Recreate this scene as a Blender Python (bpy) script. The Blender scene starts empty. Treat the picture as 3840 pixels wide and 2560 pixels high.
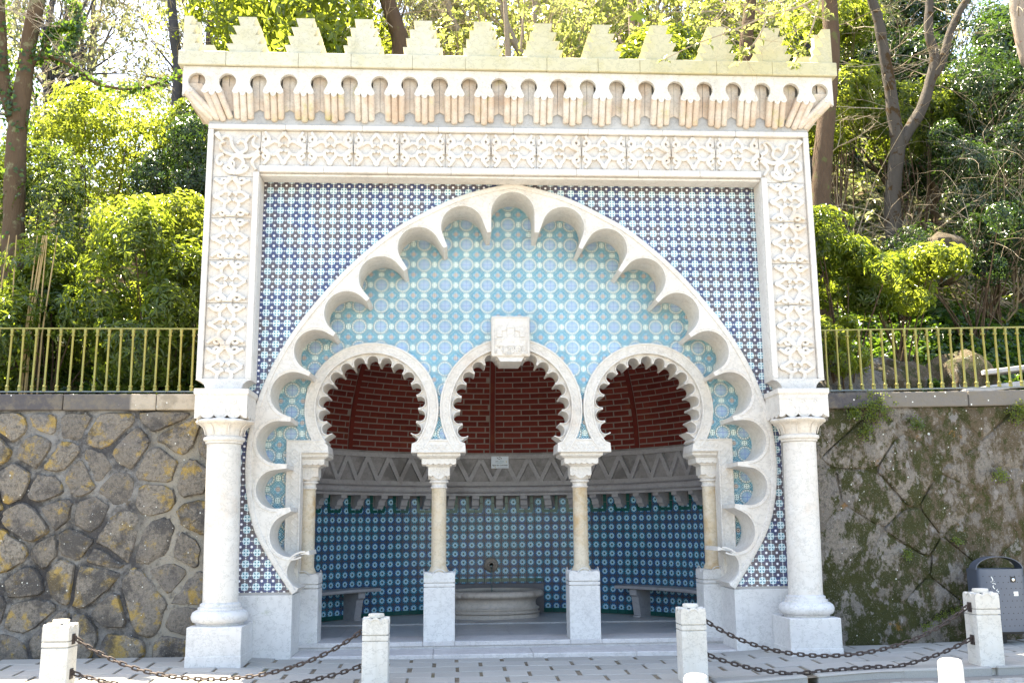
import bpy, math, random
import numpy as np
from math import sin, cos, pi, radians, sqrt, atan2, hypot
from mathutils import Vector, Matrix
from mathutils.geometry import tessellate_polygon

random.seed(7)
rng = np.random.default_rng(7)
S = bpy.context.scene
COL = S.collection

# ------------------------------------------------------------------ camera
CAM = np.array([-0.76835, -12.02218, 1.49579])
FWD = np.array([0.05909425, 0.98158556, 0.18165257])
RIGHT = np.array([0.99825026, -0.05848525, -0.00871212])
UP = np.array([-0.0020723, -0.18184956, 0.98332418])
FPX = 3733.0
cd = bpy.data.cameras.new('camera')
cam = bpy.data.objects.new('camera', cd)
COL.objects.link(cam)
cam.matrix_world = Matrix(((RIGHT[0], UP[0], -FWD[0], CAM[0]),
                           (RIGHT[1], UP[1], -FWD[1], CAM[1]),
                           (RIGHT[2], UP[2], -FWD[2], CAM[2]), (0, 0, 0, 1)))
cd.sensor_width = 36.0
cd.lens = FPX / 3840 * 36.0
cd.clip_end = 600
S.camera = cam

# ------------------------------------------------------------------ light
SUN_EL, SUN_AZ = radians(65), radians(-40)     # azimuth measured from +Y towards +X
sdir = Vector((sin(SUN_AZ) * cos(SUN_EL), cos(SUN_AZ) * cos(SUN_EL), sin(SUN_EL)))
W = bpy.data.worlds.new('World')
S.world = W
W.use_nodes = True
wn = W.node_tree.nodes
wl = W.node_tree.links
bg = wn['Background']
sky = wn.new('ShaderNodeTexSky')
sky.sky_type = 'NISHITA'
sky.sun_disc = False
sky.sun_elevation = SUN_EL
sky.sun_rotation = SUN_AZ
sky.air_density = 1.0
sky.dust_density = 2.0
wl.new(sky.outputs[0], bg.inputs[0])
bg.inputs[1].default_value = 0.10
sl = bpy.data.lights.new('sun', 'SUN')
sl.energy = 5.0
sl.angle = radians(0.5)
sl.color = (1.0, 0.93, 0.80)
so = bpy.data.objects.new('sun', sl)
COL.objects.link(so)
so.rotation_euler = sdir.to_track_quat('Z', 'Y').to_euler()
S.view_settings.view_transform = 'Standard'
S.view_settings.look = 'None'
S.view_settings.exposure = 3.0
S.view_settings.gamma = 1.0
S.view_settings.use_curve_mapping = False
try:
    S.view_settings.use_white_balance = True
    S.view_settings.white_balance_temperature = 7400
    S.view_settings.white_balance_tint = 8
except Exception:
    pass
S.cycles.use_denoising = True
S.cycles.max_bounces = 10
S.cycles.diffuse_bounces = 5
S.cycles.transmission_bounces = 6
S.cycles.transparent_max_bounces = 8
S.cycles.caustics_reflective = False
S.cycles.caustics_refractive = False


def px(p):
    d = np.asarray(p, float) - CAM
    w = d @ FWD
    return 1920 + FPX * (d @ RIGHT) / w, 1280 - FPX * (d @ UP) / w


# ------------------------------------------------------------------ object helpers
def link(o, parent=None):
    COL.objects.link(o)
    if parent is not None:
        o.parent = parent
    return o


def thing(name, label, cat, loc=(0, 0, 0), group=None, rotz=0.0):
    o = bpy.data.objects.new(name, None)
    o.empty_display_size = 0.1
    o.location = loc
    o.rotation_euler = (0, 0, rotz)
    o['label'] = label
    o['category'] = cat
    if group:
        o['group'] = group
    return link(o)


def kind(o, k, label=None):
    o['kind'] = k
    if label:
        o['label'] = label
    return o


class MB:
    def __init__(s):
        s.v = []
        s.f = []
        s.uv = []
        s.m = []
        s.useuv = False

    def add(s, vs, fs, uvs=None, m=0):
        b = len(s.v)
        s.v.extend([tuple(map(float, p)) for p in vs])
        for i, f in enumerate(fs):
            s.f.append(tuple(b + k for k in f))
            s.m.append(m)
            if uvs is not None:
                s.useuv = True
                s.uv.append([uvs[k] for k in f])
            else:
                s.uv.append([(0, 0)] * len(f))
        return b

    def box(s, x0, x1, y0, y1, z0, z1, m=0, skip=''):
        v = [(x0, y0, z0), (x1, y0, z0), (x1, y1, z0), (x0, y1, z0),
             (x0, y0, z1), (x1, y0, z1), (x1, y1, z1), (x0, y1, z1)]
        F = {'b': (3, 2, 1, 0), 't': (4, 5, 6, 7), 'f': (0, 1, 5, 4), 'k': (2, 3, 7, 6), 'l': (3, 0, 4, 7), 'r': (1, 2, 6, 5)}
        s.add(v, [F[k] for k in F if k not in skip], m=m)

    def extr(s, pts, y0, y1, back=False, m=0):
        """pts: polygon in XZ (any winding), front at y0, back at y1"""
        a = sum(pts[i][0] * pts[(i + 1) % len(pts)][1] - pts[(i + 1) % len(pts)][0] * pts[i][1] for i in range(len(pts)))
        if a < 0:
            pts = pts[::-1]
        n = len(pts)
        tri = tessellate_polygon([[Vector((p[0], p[1], 0)) for p in pts]])
        fs = []
        for t in tri:
            p, q, r = (pts[k] for k in t)
            c = (q[0] - p[0]) * (r[1] - p[1]) - (q[1] - p[1]) * (r[0] - p[0])
            fs.append(t if c > 0 else t[::-1])
        s.add([(p[0], y0, p[1]) for p in pts], fs, m=m)
        if back:
            s.add([(p[0], y1, p[1]) for p in pts], [f[::-1] for f in fs], m=m)
        v = [(p[0], y0, p[1]) for p in pts] + [(p[0], y1, p[1]) for p in pts]
        s.add(v, [(i, i + n, (i + 1) % n + n, (i + 1) % n) for i in range(n)], m=m)

    def mitre(s, pts, hw, d):
        """front face of a square block at y=-hw whose ends are cut at 45 degrees"""
        b0 = len(s.v)
        s.extr(pts, -hw, -hw + d)
        for i in range(b0, len(s.v)):
            x, y, z = s.v[i]
            if y > -hw + 1e-6:
                s.v[i] = (x * (hw - d) / hw, y, z)

    def tube(s, pts, r, n=6, cap=True, m=0):
        pts = [Vector(p) for p in pts]
        k = len(pts)
        rr = r if hasattr(r, '__len__') else [r] * k
        vs = []
        up = None
        for i in range(k):
            t = (pts[min(i + 1, k - 1)] - pts[max(i - 1, 0)])
            if t.length < 1e-9:
                t = Vector((0, 0, 1))
            t.normalize()
            if up is None:
                a = Vector((0, 0, 1)) if abs(t.z) < .9 else Vector((1, 0, 0))
                up = t.cross(a).normalized()
            else:
                up = (up - t * up.dot(t))
                up = up.normalized() if up.length > 1e-6 else t.orthogonal().normalized()
            w = t.cross(up)
            for j in range(n):
                a = 2 * pi * j / n
                vs.append(pts[i] + (up * cos(a) + w * sin(a)) * rr[i])
        fs = []
        for i in range(k - 1):
            for j in range(n):
                fs.append((i * n + j, i * n + (j + 1) % n, (i + 1) * n + (j + 1) % n, (i + 1) * n + j))
        if cap:
            fs.append(tuple(range(n))[::-1])
            fs.append(tuple(range((k - 1) * n, k * n)))
        s.add(vs, fs, m=m)

    def lathe(s, prof, c=(0, 0), n=32, m=0, fn=None):
        vs = []
        for (r, z) in prof:
            for j in range(n):
                a = 2 * pi * j / n
                q = r if fn is None else fn(r, z, a)
                vs.append((c[0] + q * cos(a), c[1] + q * sin(a), z))
        k = len(prof)
        fs = []
        for i in range(k - 1):
            for j in range(n):
                fs.append((i * n + j, i * n + (j + 1) % n, (i + 1) * n + (j + 1) % n, (i + 1) * n + j))
        fs.append(tuple(range(n))[::-1])
        fs.append(tuple(range((k - 1) * n, k * n)))
        s.add(vs, fs, m=m)

    def ribbon(s, pts, hw, h, y0, m=0):
        """raised rounded moulding along 2D path in XZ, base at y0, rising towards -y"""
        k = len(pts)
        hw = hw if hasattr(hw, '__len__') else [hw] * k
        prof = [(-1, 0), (-.80, .82), (0, 1), (.80, .82), (1, 0)]
        vs = []
        for i in range(k):
            a, b = pts[max(i - 1, 0)], pts[min(i + 1, k - 1)]
            dx, dz = b[0] - a[0], b[1] - a[1]
            L = hypot(dx, dz) or 1
            nx, nz = -dz / L, dx / L
            for (q, e) in prof:
                vs.append((pts[i][0] + nx * q * hw[i], y0 - h * e * min(1, hw[i] / max(hw) * 1.6), pts[i][1] + nz * q * hw[i]))
        fs = []
        for i in range(k - 1):
            for j in range(4):
                fs.append((i * 5 + j, i * 5 + j + 1, (i + 1) * 5 + j + 1, (i + 1) * 5 + j))
        fs.append((0, 1, 2, 3, 4))
        e = (k - 1) * 5
        fs.append((e + 4, e + 3, e + 2, e + 1, e))
        s.add(vs, fs, m=m)

    def xf(s, M, start=0):
        for i in range(start, len(s.v)):
            s.v[i] = tuple(M @ Vector(s.v[i]))
        return s

    def mesh(s, name, mats, smooth=None):
        me = bpy.data.meshes.new(name)
        me.from_pydata(s.v, [], s.f)
        mats = mats if isinstance(mats, (list, tuple)) else [mats]
        for mt in mats:
            me.materials.append(mt)
        if len(mats) > 1:
            me.polygons.foreach_set('material_index', s.m)
        if s.useuv:
            l = me.uv_layers.new(name='UVMap')
            flat = [c for f in s.uv for p in f for c in p]
            l.data.foreach_set('uv', flat)
        if smooth is not None:
            me.polygons.foreach_set('use_smooth', [True] * len(me.polygons))
            me.set_sharp_from_angle(angle=radians(smooth))
        me.update()
        return me

    def build(s, name, mats, parent=None, smooth=None, bevel=None, segs=1):
        o = bpy.data.objects.new(name, s.mesh(name, mats, smooth))
        link(o, parent)
        if bevel:
            b = o.modifiers.new('edge', 'BEVEL')
            b.width = bevel
            b.segments = segs
            b.limit_method = 'ANGLE'
            b.angle_limit = radians(40)
        return o


def inst(name, me, parent, M):
    o = bpy.data.objects.new(name, me)
    o.matrix_local = M
    return link(o, parent)


def frame_M(o, ex, ey, ez):
    return Matrix(((ex[0], ey[0], ez[0], o[0]), (ex[1], ey[1], ez[1], o[1]), (ex[2], ey[2], ez[2], o[2]), (0, 0, 0, 1)))


def catmull(P, n=6, closed=False):
    P = [np.array(p, float) for p in P]
    out = []
    k = len(P)
    rngi = range(k if closed else k - 1)
    for i in rngi:
        if closed:
            a, b, c, d = P[(i - 1) % k], P[i], P[(i + 1) % k], P[(i + 2) % k]
        else:
            a, b, c, d = P[max(i - 1, 0)], P[i], P[i + 1], P[min(i + 2, k - 1)]
        for j in range(n):
            t = j / n
            out.append(tuple(.5 * ((2 * b) + (-a + c) * t + (2 * a - 5 * b + 4 * c - d) * t * t + (-a + 3 * b - 3 * c + d) * t ** 3)))
    if not closed:
        out.append(tuple(P[-1]))
    return out


def clip_half(poly, nx, nz, d):
    """keep nx*x+nz*z >= d"""
    out = []
    k = len(poly)
    for i in range(k):
        p, q = poly[i], poly[(i + 1) % k]
        a, b = nx * p[0] + nz * p[1] - d, nx * q[0] + nz * q[1] - d
        if a >= 0:
            out.append(p)
        if (a >= 0) != (b >= 0):
            t = a / (a - b)
            out.append((p[0] + (q[0] - p[0]) * t, p[1] + (q[1] - p[1]) * t))
    return out


def inside(poly, x, z):
    r = False
    k = len(poly)
    j = k - 1
    for i in range(k):
        xi, zi = poly[i]
        xj, zj = poly[j]
        if (zi > z) != (zj > z) and x < (xj - xi) * (z - zi) / (zj - zi) + xi:
            r = not r
        j = i
    return r


def area(poly):
    return abs(sum(poly[i][0] * poly[(i + 1) % len(poly)][1] - poly[(i + 1) % len(poly)][0] * poly[i][1] for i in range(len(poly)))) / 2


# ------------------------------------------------------------------ shader helpers
class NT:
    def __init__(s, name):
        s.mat = bpy.data.materials.new(name)
        s.mat.use_nodes = True
        s.t = s.mat.node_tree
        s.n = s.t.nodes
        s.l = s.t.links
        s.b = s.n['Principled BSDF']
        s.out = s.n['Material Output']

    def node(s, typ, **kw):
        nd = s.n.new(typ)
        for k, v in kw.items():
            setattr(nd, k, v)
        return nd

    def put(s, inp, v):
        if isinstance(v, X):
            s.l.new(v.s, inp)
        elif isinstance(v, (int, float)):
            inp.default_value = v
        elif isinstance(v, (tuple, list)):
            inp.default_value = (*v, 1.0) if len(v) == 3 and inp.type == 'RGBA' else v
        else:
            s.l.new(v, inp)

    def m(s, op, a, b=None, c=None, clamp=False):
        nd = s.n.new('ShaderNodeMath')
        nd.operation = op
        nd.use_clamp = clamp
        s.put(nd.inputs[0], a)
        if b is not None:
            s.put(nd.inputs[1], b)
        if c is not None:
            s.put(nd.inputs[2], c)
        return X(s, nd.outputs[0])

    def pos(s):
        return s.n.new('ShaderNodeNewGeometry').outputs['Position']

    def obj(s):
        return s.n.new('ShaderNodeTexCoord').outputs['Object']

    def sep(s, v):
        nd = s.n.new('ShaderNodeSeparateXYZ')
        s.l.new(v, nd.inputs[0])
        return [X(s, o) for o in nd.outputs]

    def comb(s, x, y, z):
        nd = s.n.new('ShaderNodeCombineXYZ')
        for i, q in enumerate((x, y, z)):
            s.put(nd.inputs[i], q)
        return nd.outputs[0]

    def scale(s, v, k):
        nd = s.n.new('ShaderNodeVectorMath')
        nd.operation = 'MULTIPLY'
        s.l.new(v, nd.inputs[0])
        nd.inputs[1].default_value = k
        return nd.outputs[0]

    def noise(s, v, sc, det=4, rough=.55, w=None):
        nd = s.n.new('ShaderNodeTexNoise')
        s.l.new(v, nd.inputs['Vector'])
        nd.inputs['Scale'].default_value = sc
        nd.inputs['Detail'].default_value = det
        nd.inputs['Roughness'].default_value = rough
        return X(s, nd.outputs[0])

    def voro(s, v, sc, feat='F1', out=0, rnd=1.0):
        nd = s.n.new('ShaderNodeTexVoronoi')
        nd.feature = feat
        s.l.new(v, nd.inputs['Vector'])
        nd.inputs['Scale'].default_value = sc
        nd.inputs['Randomness'].default_value = rnd
        return X(s, nd.outputs[out])

    def step(s, a, lo, hi):
        nd = s.n.new('ShaderNodeMapRange')
        nd.interpolation_type = 'SMOOTHSTEP'
        s.put(nd.inputs[0], a)
        nd.inputs[1].default_value = lo
        nd.inputs[2].default_value = hi
        return X(s, nd.outputs[0])

    def mix(s, f, a, b):
        nd = s.n.new('ShaderNodeMix')
        nd.data_type = 'RGBA'
        s.put(nd.inputs[0], f)
        s.put(nd.inputs[6], a)
        s.put(nd.inputs[7], b)
        return X(s, nd.outputs[2])

    def hsv(s, c, h=.5, sa=1.0, v=1.0):
        nd = s.n.new('ShaderNodeHueSaturation')
        s.put(nd.inputs[0], h)
        s.put(nd.inputs[1], sa)
        s.put(nd.inputs[2], v)
        s.put(nd.inputs[4], c)
        return X(s, nd.outputs[0])

    def rnd(s):
        return X(s, s.n.new('ShaderNodeObjectInfo').outputs['Random'])

    def island(s):
        return X(s, s.n.new('ShaderNodeNewGeometry').outputs['Random Per Island'])

    def bump(s, h, st=.3, dist=.01):
        nd = s.n.new('ShaderNodeBump')
        nd.inputs['Strength'].default_value = st
        nd.inputs['Distance'].default_value = dist
        s.put(nd.inputs['Height'], h)
        s.l.new(nd.outputs[0], s.b.inputs['Normal'])

    def fin(s, col, rough=.6, spec=.4, metal=0.0):
        s.put(s.b.inputs['Base Color'], col)
        s.put(s.b.inputs['Roughness'], rough)
        s.put(s.b.inputs['Specular IOR Level'], spec)
        s.put(s.b.inputs['Metallic'], metal)
        return s.mat


class X:
    def __init__(s, nt, sock):
        s.nt = nt
        s.s = sock

    def __add__(s, o): return s.nt.m('ADD', s, o)
    def __radd__(s, o): return s.nt.m('ADD', o, s)
    def __sub__(s, o): return s.nt.m('SUBTRACT', s, o)
    def __rsub__(s, o): return s.nt.m('SUBTRACT', o, s)
    def __mul__(s, o): return s.nt.m('MULTIPLY', s, o)
    def __rmul__(s, o): return s.nt.m('MULTIPLY', o, s)
    def __truediv__(s, o): return s.nt.m('DIVIDE', s, o)
    def abs(s): return s.nt.m('ABSOLUTE', s)
    def fract(s): return s.nt.m('FRACT', s)
    def cos(s): return s.nt.m('COSINE', s)
    def lt(s, o, e=.01): return s.nt.step(s, o + e, o - e) if isinstance(o, (int, float)) else s.nt.m('LESS_THAN', s, o)
    def mn(s, o): return s.nt.m('MINIMUM', s, o)
    def mx(s, o): return s.nt.m('MAXIMUM', s, o)


def hyp(nt, a, b):
    return nt.m('SQRT', a * a + b * b)


# ------------------------------------------------------------------ materials
def stone_mat(name, base, alt, blotch=None, bl=(.55, .7), algae=None, al=(.58, .72), rough=.62, streak=0.25, speck=.12, bump=.12, lichen_x=None, spec=.35):
    t = NT(name)
    p = t.pos()
    n1 = t.noise(p, 1.1, 5)
    n2 = t.noise(p, 7, 5, .65)
    n3 = t.noise(p, 60, 3)
    c = t.mix(t.step(n1 * .6 + n2 * .4, .38, .62), base, alt)
    if blotch:
        c = t.mix(t.step(t.noise(p, 2.3, 6, .6), *bl) * .8, c, blotch)
    st = t.noise(t.scale(p, (9, 9, .7)), 1.0, 4)
    c = t.mix(t.step(st, .55, .78) * streak, c, tuple(k * .62 for k in (base[0], base[1] * .97, base[2] * .85)))
    if algae:
        f = t.step(t.noise(p, 3.1, 6, .65), *al)
        if lichen_x is not None:
            x, y, z = t.sep(p)
            f = (f * .6 + t.step(x + n1 * 2.0, lichen_x[0], lichen_x[1]) * .75).mn(1.0)
        c = t.mix(f, c, algae)
    v = t.noise(t.scale(p, (3.2, 3.2, 4.5)), 2.2, 7, .7)
    vein = t.step((v - .5).abs(), .020, .0)
    gs = t.step(t.noise(p, 4.2, 7, .72), .54, .70)
    c = t.mix(gs * (.22 + speck), c, tuple(k * .66 for k in (base[0] * .97, base[1] * .98, base[2])))
    fl = t.step(t.noise(p, 38, 4, .7), .60, .70) * t.step(t.noise(p, 3.0, 4), .40, .62)
    c = t.mix((vein * .45 + fl * (speck * 2.2)).mn(.85), c, tuple(k * .36 for k in base))
    t.bump(n2 * .5 + n3 * .25, bump, .01)
    return t.fin(c, rough, spec)


M_marble = stone_mat('white_marble', (.63, .605, .575), (.585, .545, .50), blotch=(.55, .45, .37), bl=(.58, .8))
M_carved = stone_mat('carved_limestone', (.62, .59, .555), (.59, .54, .485), blotch=(.54, .44, .34), bl=(.52, .76), streak=.3)
M_panel = stone_mat('cornice_panel_stone', (.60, .58, .54), (.56, .525, .47), blotch=(.52, .42, .33), bl=(.56, .78), streak=.35)
M_corbel = stone_mat('pinkish_limestone', (.60, .555, .50), (.53, .435, .35), blotch=(.48, .34, .24), bl=(.46, .70), algae=(.45, .41, .19), al=(.56, .74), streak=.45)
M_fascia = stone_mat('lichened_limestone', (.56, .535, .44), (.51, .48, .36), algae=(.47, .43, .26), al=(.45, .7), streak=.25, lichen_x=(-1.5, 2.6), speck=.2)
M_base = stone_mat('weathered_marble', (.62, .61, .60), (.56, .545, .54), algae=(.38, .40, .28), al=(.6, .78), streak=.3, speck=.22, bump=.2)
M_shaft = stone_mat('yellowed_marble', (.50, .40, .27), (.56, .49, .39), blotch=(.42, .25, .09), bl=(.54, .74), streak=.5)
M_grey = stone_mat('grey_stone', (.36, .355, .375), (.30, .295, .315), blotch=(.22, .21, .21), bl=(.58, .7), streak=.3)
M_grey_dark = stone_mat('dark_grey_stone', (.30, .29, .30), (.22, .215, .22), blotch=(.13, .125, .13), bl=(.5, .62), streak=.4)  # darker variant of the grey stone, for the recessed band back
M_basin = stone_mat('damp_limestone', (.52, .46, .41), (.42, .37, .33), blotch=(.26, .21, .18), bl=(.56, .72), streak=.5, speck=.2, bump=.3)
M_floor = stone_mat('floor_stone', (.44, .44, .45), (.36, .36, .37), blotch=(.24, .24, .25), bl=(.6, .74), streak=0, rough=.35)
M_step = stone_mat('step_stone', (.54, .52, .515), (.46, .44, .44), blotch=(.40, .38, .37), bl=(.6, .72), streak=.2)
M_mortar = stone_mat('grey_mortar', (.24, .235, .22), (.17, .165, .155), streak=.2, bump=.4)
M_cornmortar = stone_mat('cornice_mortar', (.42, .42, .42), (.34, .34, .34), streak=.2, bump=.3)
M_bollard = stone_mat('bollard_stone', (.60, .585, .555), (.55, .52, .47), algae=(.38, .38, .25), al=(.64, .8), streak=.3, speck=.25, bump=.2)
M_whitepost = stone_mat('painted_stone', (.52, .52, .515), (.48, .475, .47), streak=.1, speck=.06)


def paving_mat():
    t = NT('granite_paving')
    p = t.pos()
    n = t.noise(p, 2.0, 4)
    g = t.noise(p, 160, 2)
    c = t.mix(t.rnd(), (.29, .285, .265), (.375, .365, .34))
    c = t.mix(t.step(n, .4, .7) * .5, c, (.33, .32, .31))
    c = t.mix(t.step(g, .45, .6) * .4, c, (.22, .215, .21))
    c = t.mix(t.step(t.noise(p, 5, 5, .7), .62, .75) * .5, c, (.22, .21, .19))
    t.bump(g, .25, .004)
    return t.fin(c, .75, .3)


M_paving = paving_mat()


def soil_mat():
    t = NT('joint_soil')
    p = t.pos()
    c = t.mix(t.step(t.noise(p, 9, 5), .4, .6), (.13, .105, .08), (.20, .17, .13))
    c = t.mix(t.step(t.noise(p, 3, 4), .58, .7) * .5, c, (.09, .11, .03))
    t.bump(t.noise(p, 60, 4), .6, .01)
    return t.fin(c, .95, .1)


M_soil = soil_mat()


def hillsoil_mat():
    t = NT('hill_soil')
    p = t.pos()
    c = t.mix(t.step(t.noise(p, 2, 6), .4, .6), (.075, .055, .03), (.05, .065, .02))
    c = t.mix(t.step(t.noise(p, 12, 5), .5, .65), c, (.12, .09, .05))
    t.bump(t.noise(p, 8, 6), 1.0, .1)
    return t.fin(c, .95, .1)


M_hill = hillsoil_mat()


def road_mat():
    t = NT('asphalt')
    p = t.pos()
    c = t.mix(t.noise(p, 3, 4), (.16, .155, .145), (.22, .21, .195))
    c = t.mix(t.step(t.noise(p, 120, 2), .5, .65) * .4, c, (.09, .09, .085))
    t.bump(t.noise(p, 90, 2), .4, .004)
    return t.fin(c, .85, .3)


M_road = road_mat()


def moss_layers(t, p, c, amount):
    x, y, z = t.sep(p)
    q = t.scale(p, (1.0, 1.0, .62))
    a = t.noise(q, 1.5, 8, .70)
    b = t.noise(q, 6.5, 6, .72)
    f = a * .62 + b * .38 + (x - 5.6).mn(1.0) * .030
    brown = t.mix(t.noise(p, 5, 5), (.055, .040, .020), (.105, .080, .050))
    green = t.mix(t.noise(p, 12, 5), (.022, .028, .010), (.060, .062, .020))
    c = t.mix(t.step(f, .475 - amount, .53 - amount) * .88, c, brown)
    c = t.mix(t.step(a * .45 + b * .55 + (2.4 - z) * .012, .535 - amount, .575 - amount) * .92, c, green)
    c = t.mix(t.step(t.noise(p, 3.4, 6, .7), .63, .70) * .6, c, (.24, .12, .03))
    pale = t.step(t.noise(q, 8, 5, .65), .60, .66)
    c = t.mix(pale * .55, c, (.30, .28, .27))
    return c


def lichen_spots(t, p, c):
    w = t.voro(p, 11)
    w2 = t.voro(p, 4.5)
    n = t.noise(p, 1.6, 3)
    c = t.mix(t.step(w + t.step(n, .60, .40) * .12, .105, .080), c, (.62, .63, .60))
    c = t.mix(t.step(w2 + t.step(t.noise(p, 2.1, 2), .66, .5) * .12 + t.noise(p, 25, 3) * .06, .115, .095), c, (.60, .61, .58))
    return c


def rubble_mat(name, moss):
    t = NT(name)
    p = t.pos()
    r = t.rnd()
    n1 = t.noise(p, 3.0, 6, .65)
    n2 = t.noise(p, 14, 6, .7)
    n3 = t.noise(p, 70, 3)
    c = t.mix(r, (.17, .15, .13), (.255, .225, .19))
    c = t.mix(t.step(t.noise(p, 28, 5, .75), .44, .60) * .6, c, (.10, .092, .085))
    c = t.mix(t.step(n1, .46, .62) * .8, c, (.17, .155, .145))
    c = t.mix(t.step(n2, .5, .68) * .75, c, (.085, .078, .07))
    if moss:
        c = moss_layers(t, p, c, .045)
    else:
        lf = t.noise(p, 4.3, 6, .68) + r * .10
        c = t.mix(t.step(lf, .57, .68) * .8, c, (.36, .245, .065))
        c = t.mix(t.step(t.noise(p, 1.5, 8, .74), .49, .60) * .80, c, (.055, .052, .052))
    c = t.mix(t.step(n3, .58, .72) * .45, c, (.40, .38, .34))
    c = t.mix(t.step(t.noise(p, 110, 2), .56, .68) * .4, c, (.05, .045, .04))
    c = lichen_spots(t, p, c)
    t.bump(n2 + n3 * .6, 1.0, .03)
    return t.fin(c, .92, .15)


M_rubble = rubble_mat('rubble_stone', False)
M_mossy = rubble_mat('mossy_stone', True)


def wallmortar_mat(name, moss):
    t = NT(name)
    p = t.pos()
    n2 = t.noise(p, 10, 6, .7)
    n3 = t.noise(p, 60, 3)
    x, y, z = t.sep(p)
    c = t.mix(t.step(t.noise(p, 1.6, 7, .7), .42, .56), (.22, .215, .21), (.062, .06, .062))
    c = t.mix(t.step(x + t.noise(p, 1.2, 4) * .8, -4.2, -3.8), c, (.27, .25, .215)) if not moss else c
    c = t.mix(t.step(n2, .5, .68) * .6, c, (.045, .043, .045))
    if moss:
        c = t.mix(.5, c, (.20, .17, .135))
        c = moss_layers(t, p, c, .055)
    c = t.mix(t.step(n3, .6, .75) * .35, c, (.38, .37, .35))
    c = lichen_spots(t, p, c)
    t.bump(n2 + n3 * .4, 1.0, .04)
    return t.fin(c, .95, .12)


M_wallmortar = wallmortar_mat('wall_mortar', False)
M_wallmortar2 = wallmortar_mat('mossy_mortar', True)


def coping_mat():
    t = NT('coping_granite')
    p = t.pos()
    r = t.rnd()
    x_, y_, z_ = t.sep(p)
    c = t.mix(t.step(r, .3, .9), (.075, .07, .075), (.16, .145, .13))
    c = t.mix(t.step(x_, -4.75, -4.7) * t.step(x_, -3.3, -3.35), c, (.36, .31, .25))
    c = t.mix(t.step(t.noise(p, 6, 6, .7), .45, .65) * .6, c, (.17, .145, .11))
    w = t.voro(p, 9)
    c = t.mix(t.step(w + t.noise(p, 2, 2) * .12, .16, .12), c, (.7, .71, .68))
    t.bump(t.noise(p, 20, 5), .7, .02)
    return t.fin(c, .9, .2)


M_coping = coping_mat()


def glaze_fin(t, c):
    p = t.pos()
    n = t.noise(p, 1.7, 3)
    c = t.hsv(c, .5, 1.0, (n - .5) * .5 + 1.0)
    h = t.noise(p, 30, 2)
    t.bump(h, .05, .004)
    return t.fin(c, .22, .35)


def uvc(t):
    uv = t.n.new('ShaderNodeTexCoord').outputs['UV']
    u, v, _ = t.sep(uv)
    return u.fract() - .5, v.fract() - .5


def spandrel_mat():
    t = NT('spandrel_glaze')
    u, v = uvc(t)
    p = t.pos()
    r = hyp(t, u, v)
    th = t.m('ARCTAN2', v, u)
    au, av = u.abs(), v.abs()
    band = t.mix(t.step(t.noise(p, 3.2, 3), .38, .62), (.125, .112, .125), (.06, .085, .19))
    band = t.mix(t.step(t.noise(p, 26, 2), .48, .68) * .5, band, (.15, .12, .10))
    white = (.58, .68, .72)
    star = r + (th * 8.0).cos() * -.032
    c = t.mix(star.lt(.345, .015), band, white)
    # outline around the star
    ol = t.step((star - .36).abs(), .022, .008)
    c = t.mix(ol * .7, c, (.035, .035, .06))
    # teal leaves on the diagonals
    dd = (au - av).abs()
    leaf = t.step((r - .2).abs() * .45 + dd * .55, .070, .046)
    c = t.mix(leaf, c, (.02, .16, .23))
    c = t.mix(t.step((r - .29).abs() * .5 + (dd - .12).abs() * .8, .03, .016) * .7, c, (.10, .42, .55))
    ln = t.step(dd, .022, .006) * t.step(r, .2, .15)
    c = t.mix(ln * .5, c, (.25, .36, .30))
    # rosette at the corners
    cu, cv = .5 - au, .5 - av
    rc = hyp(t, cu, cv)
    c = t.mix(t.step((rc - .235).abs(), .03, .01) * .6, c, (.03, .03, .06))
    c = t.mix(rc.lt(.105, .012), c, (.86, .87, .93))
    # ovals at the edge middles
    e1 = hyp(t, cu / .075, av / .05)
    e2 = hyp(t, au / .05, cv / .075)
    ov = e1.mn(e2)
    c = t.mix(t.step(ov, 2.0, 1.5), c, band)
    c = t.mix(t.step(ov, 1.1, .85), c, (.75, .76, .74))
    return glaze_fin(t, c)


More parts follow.
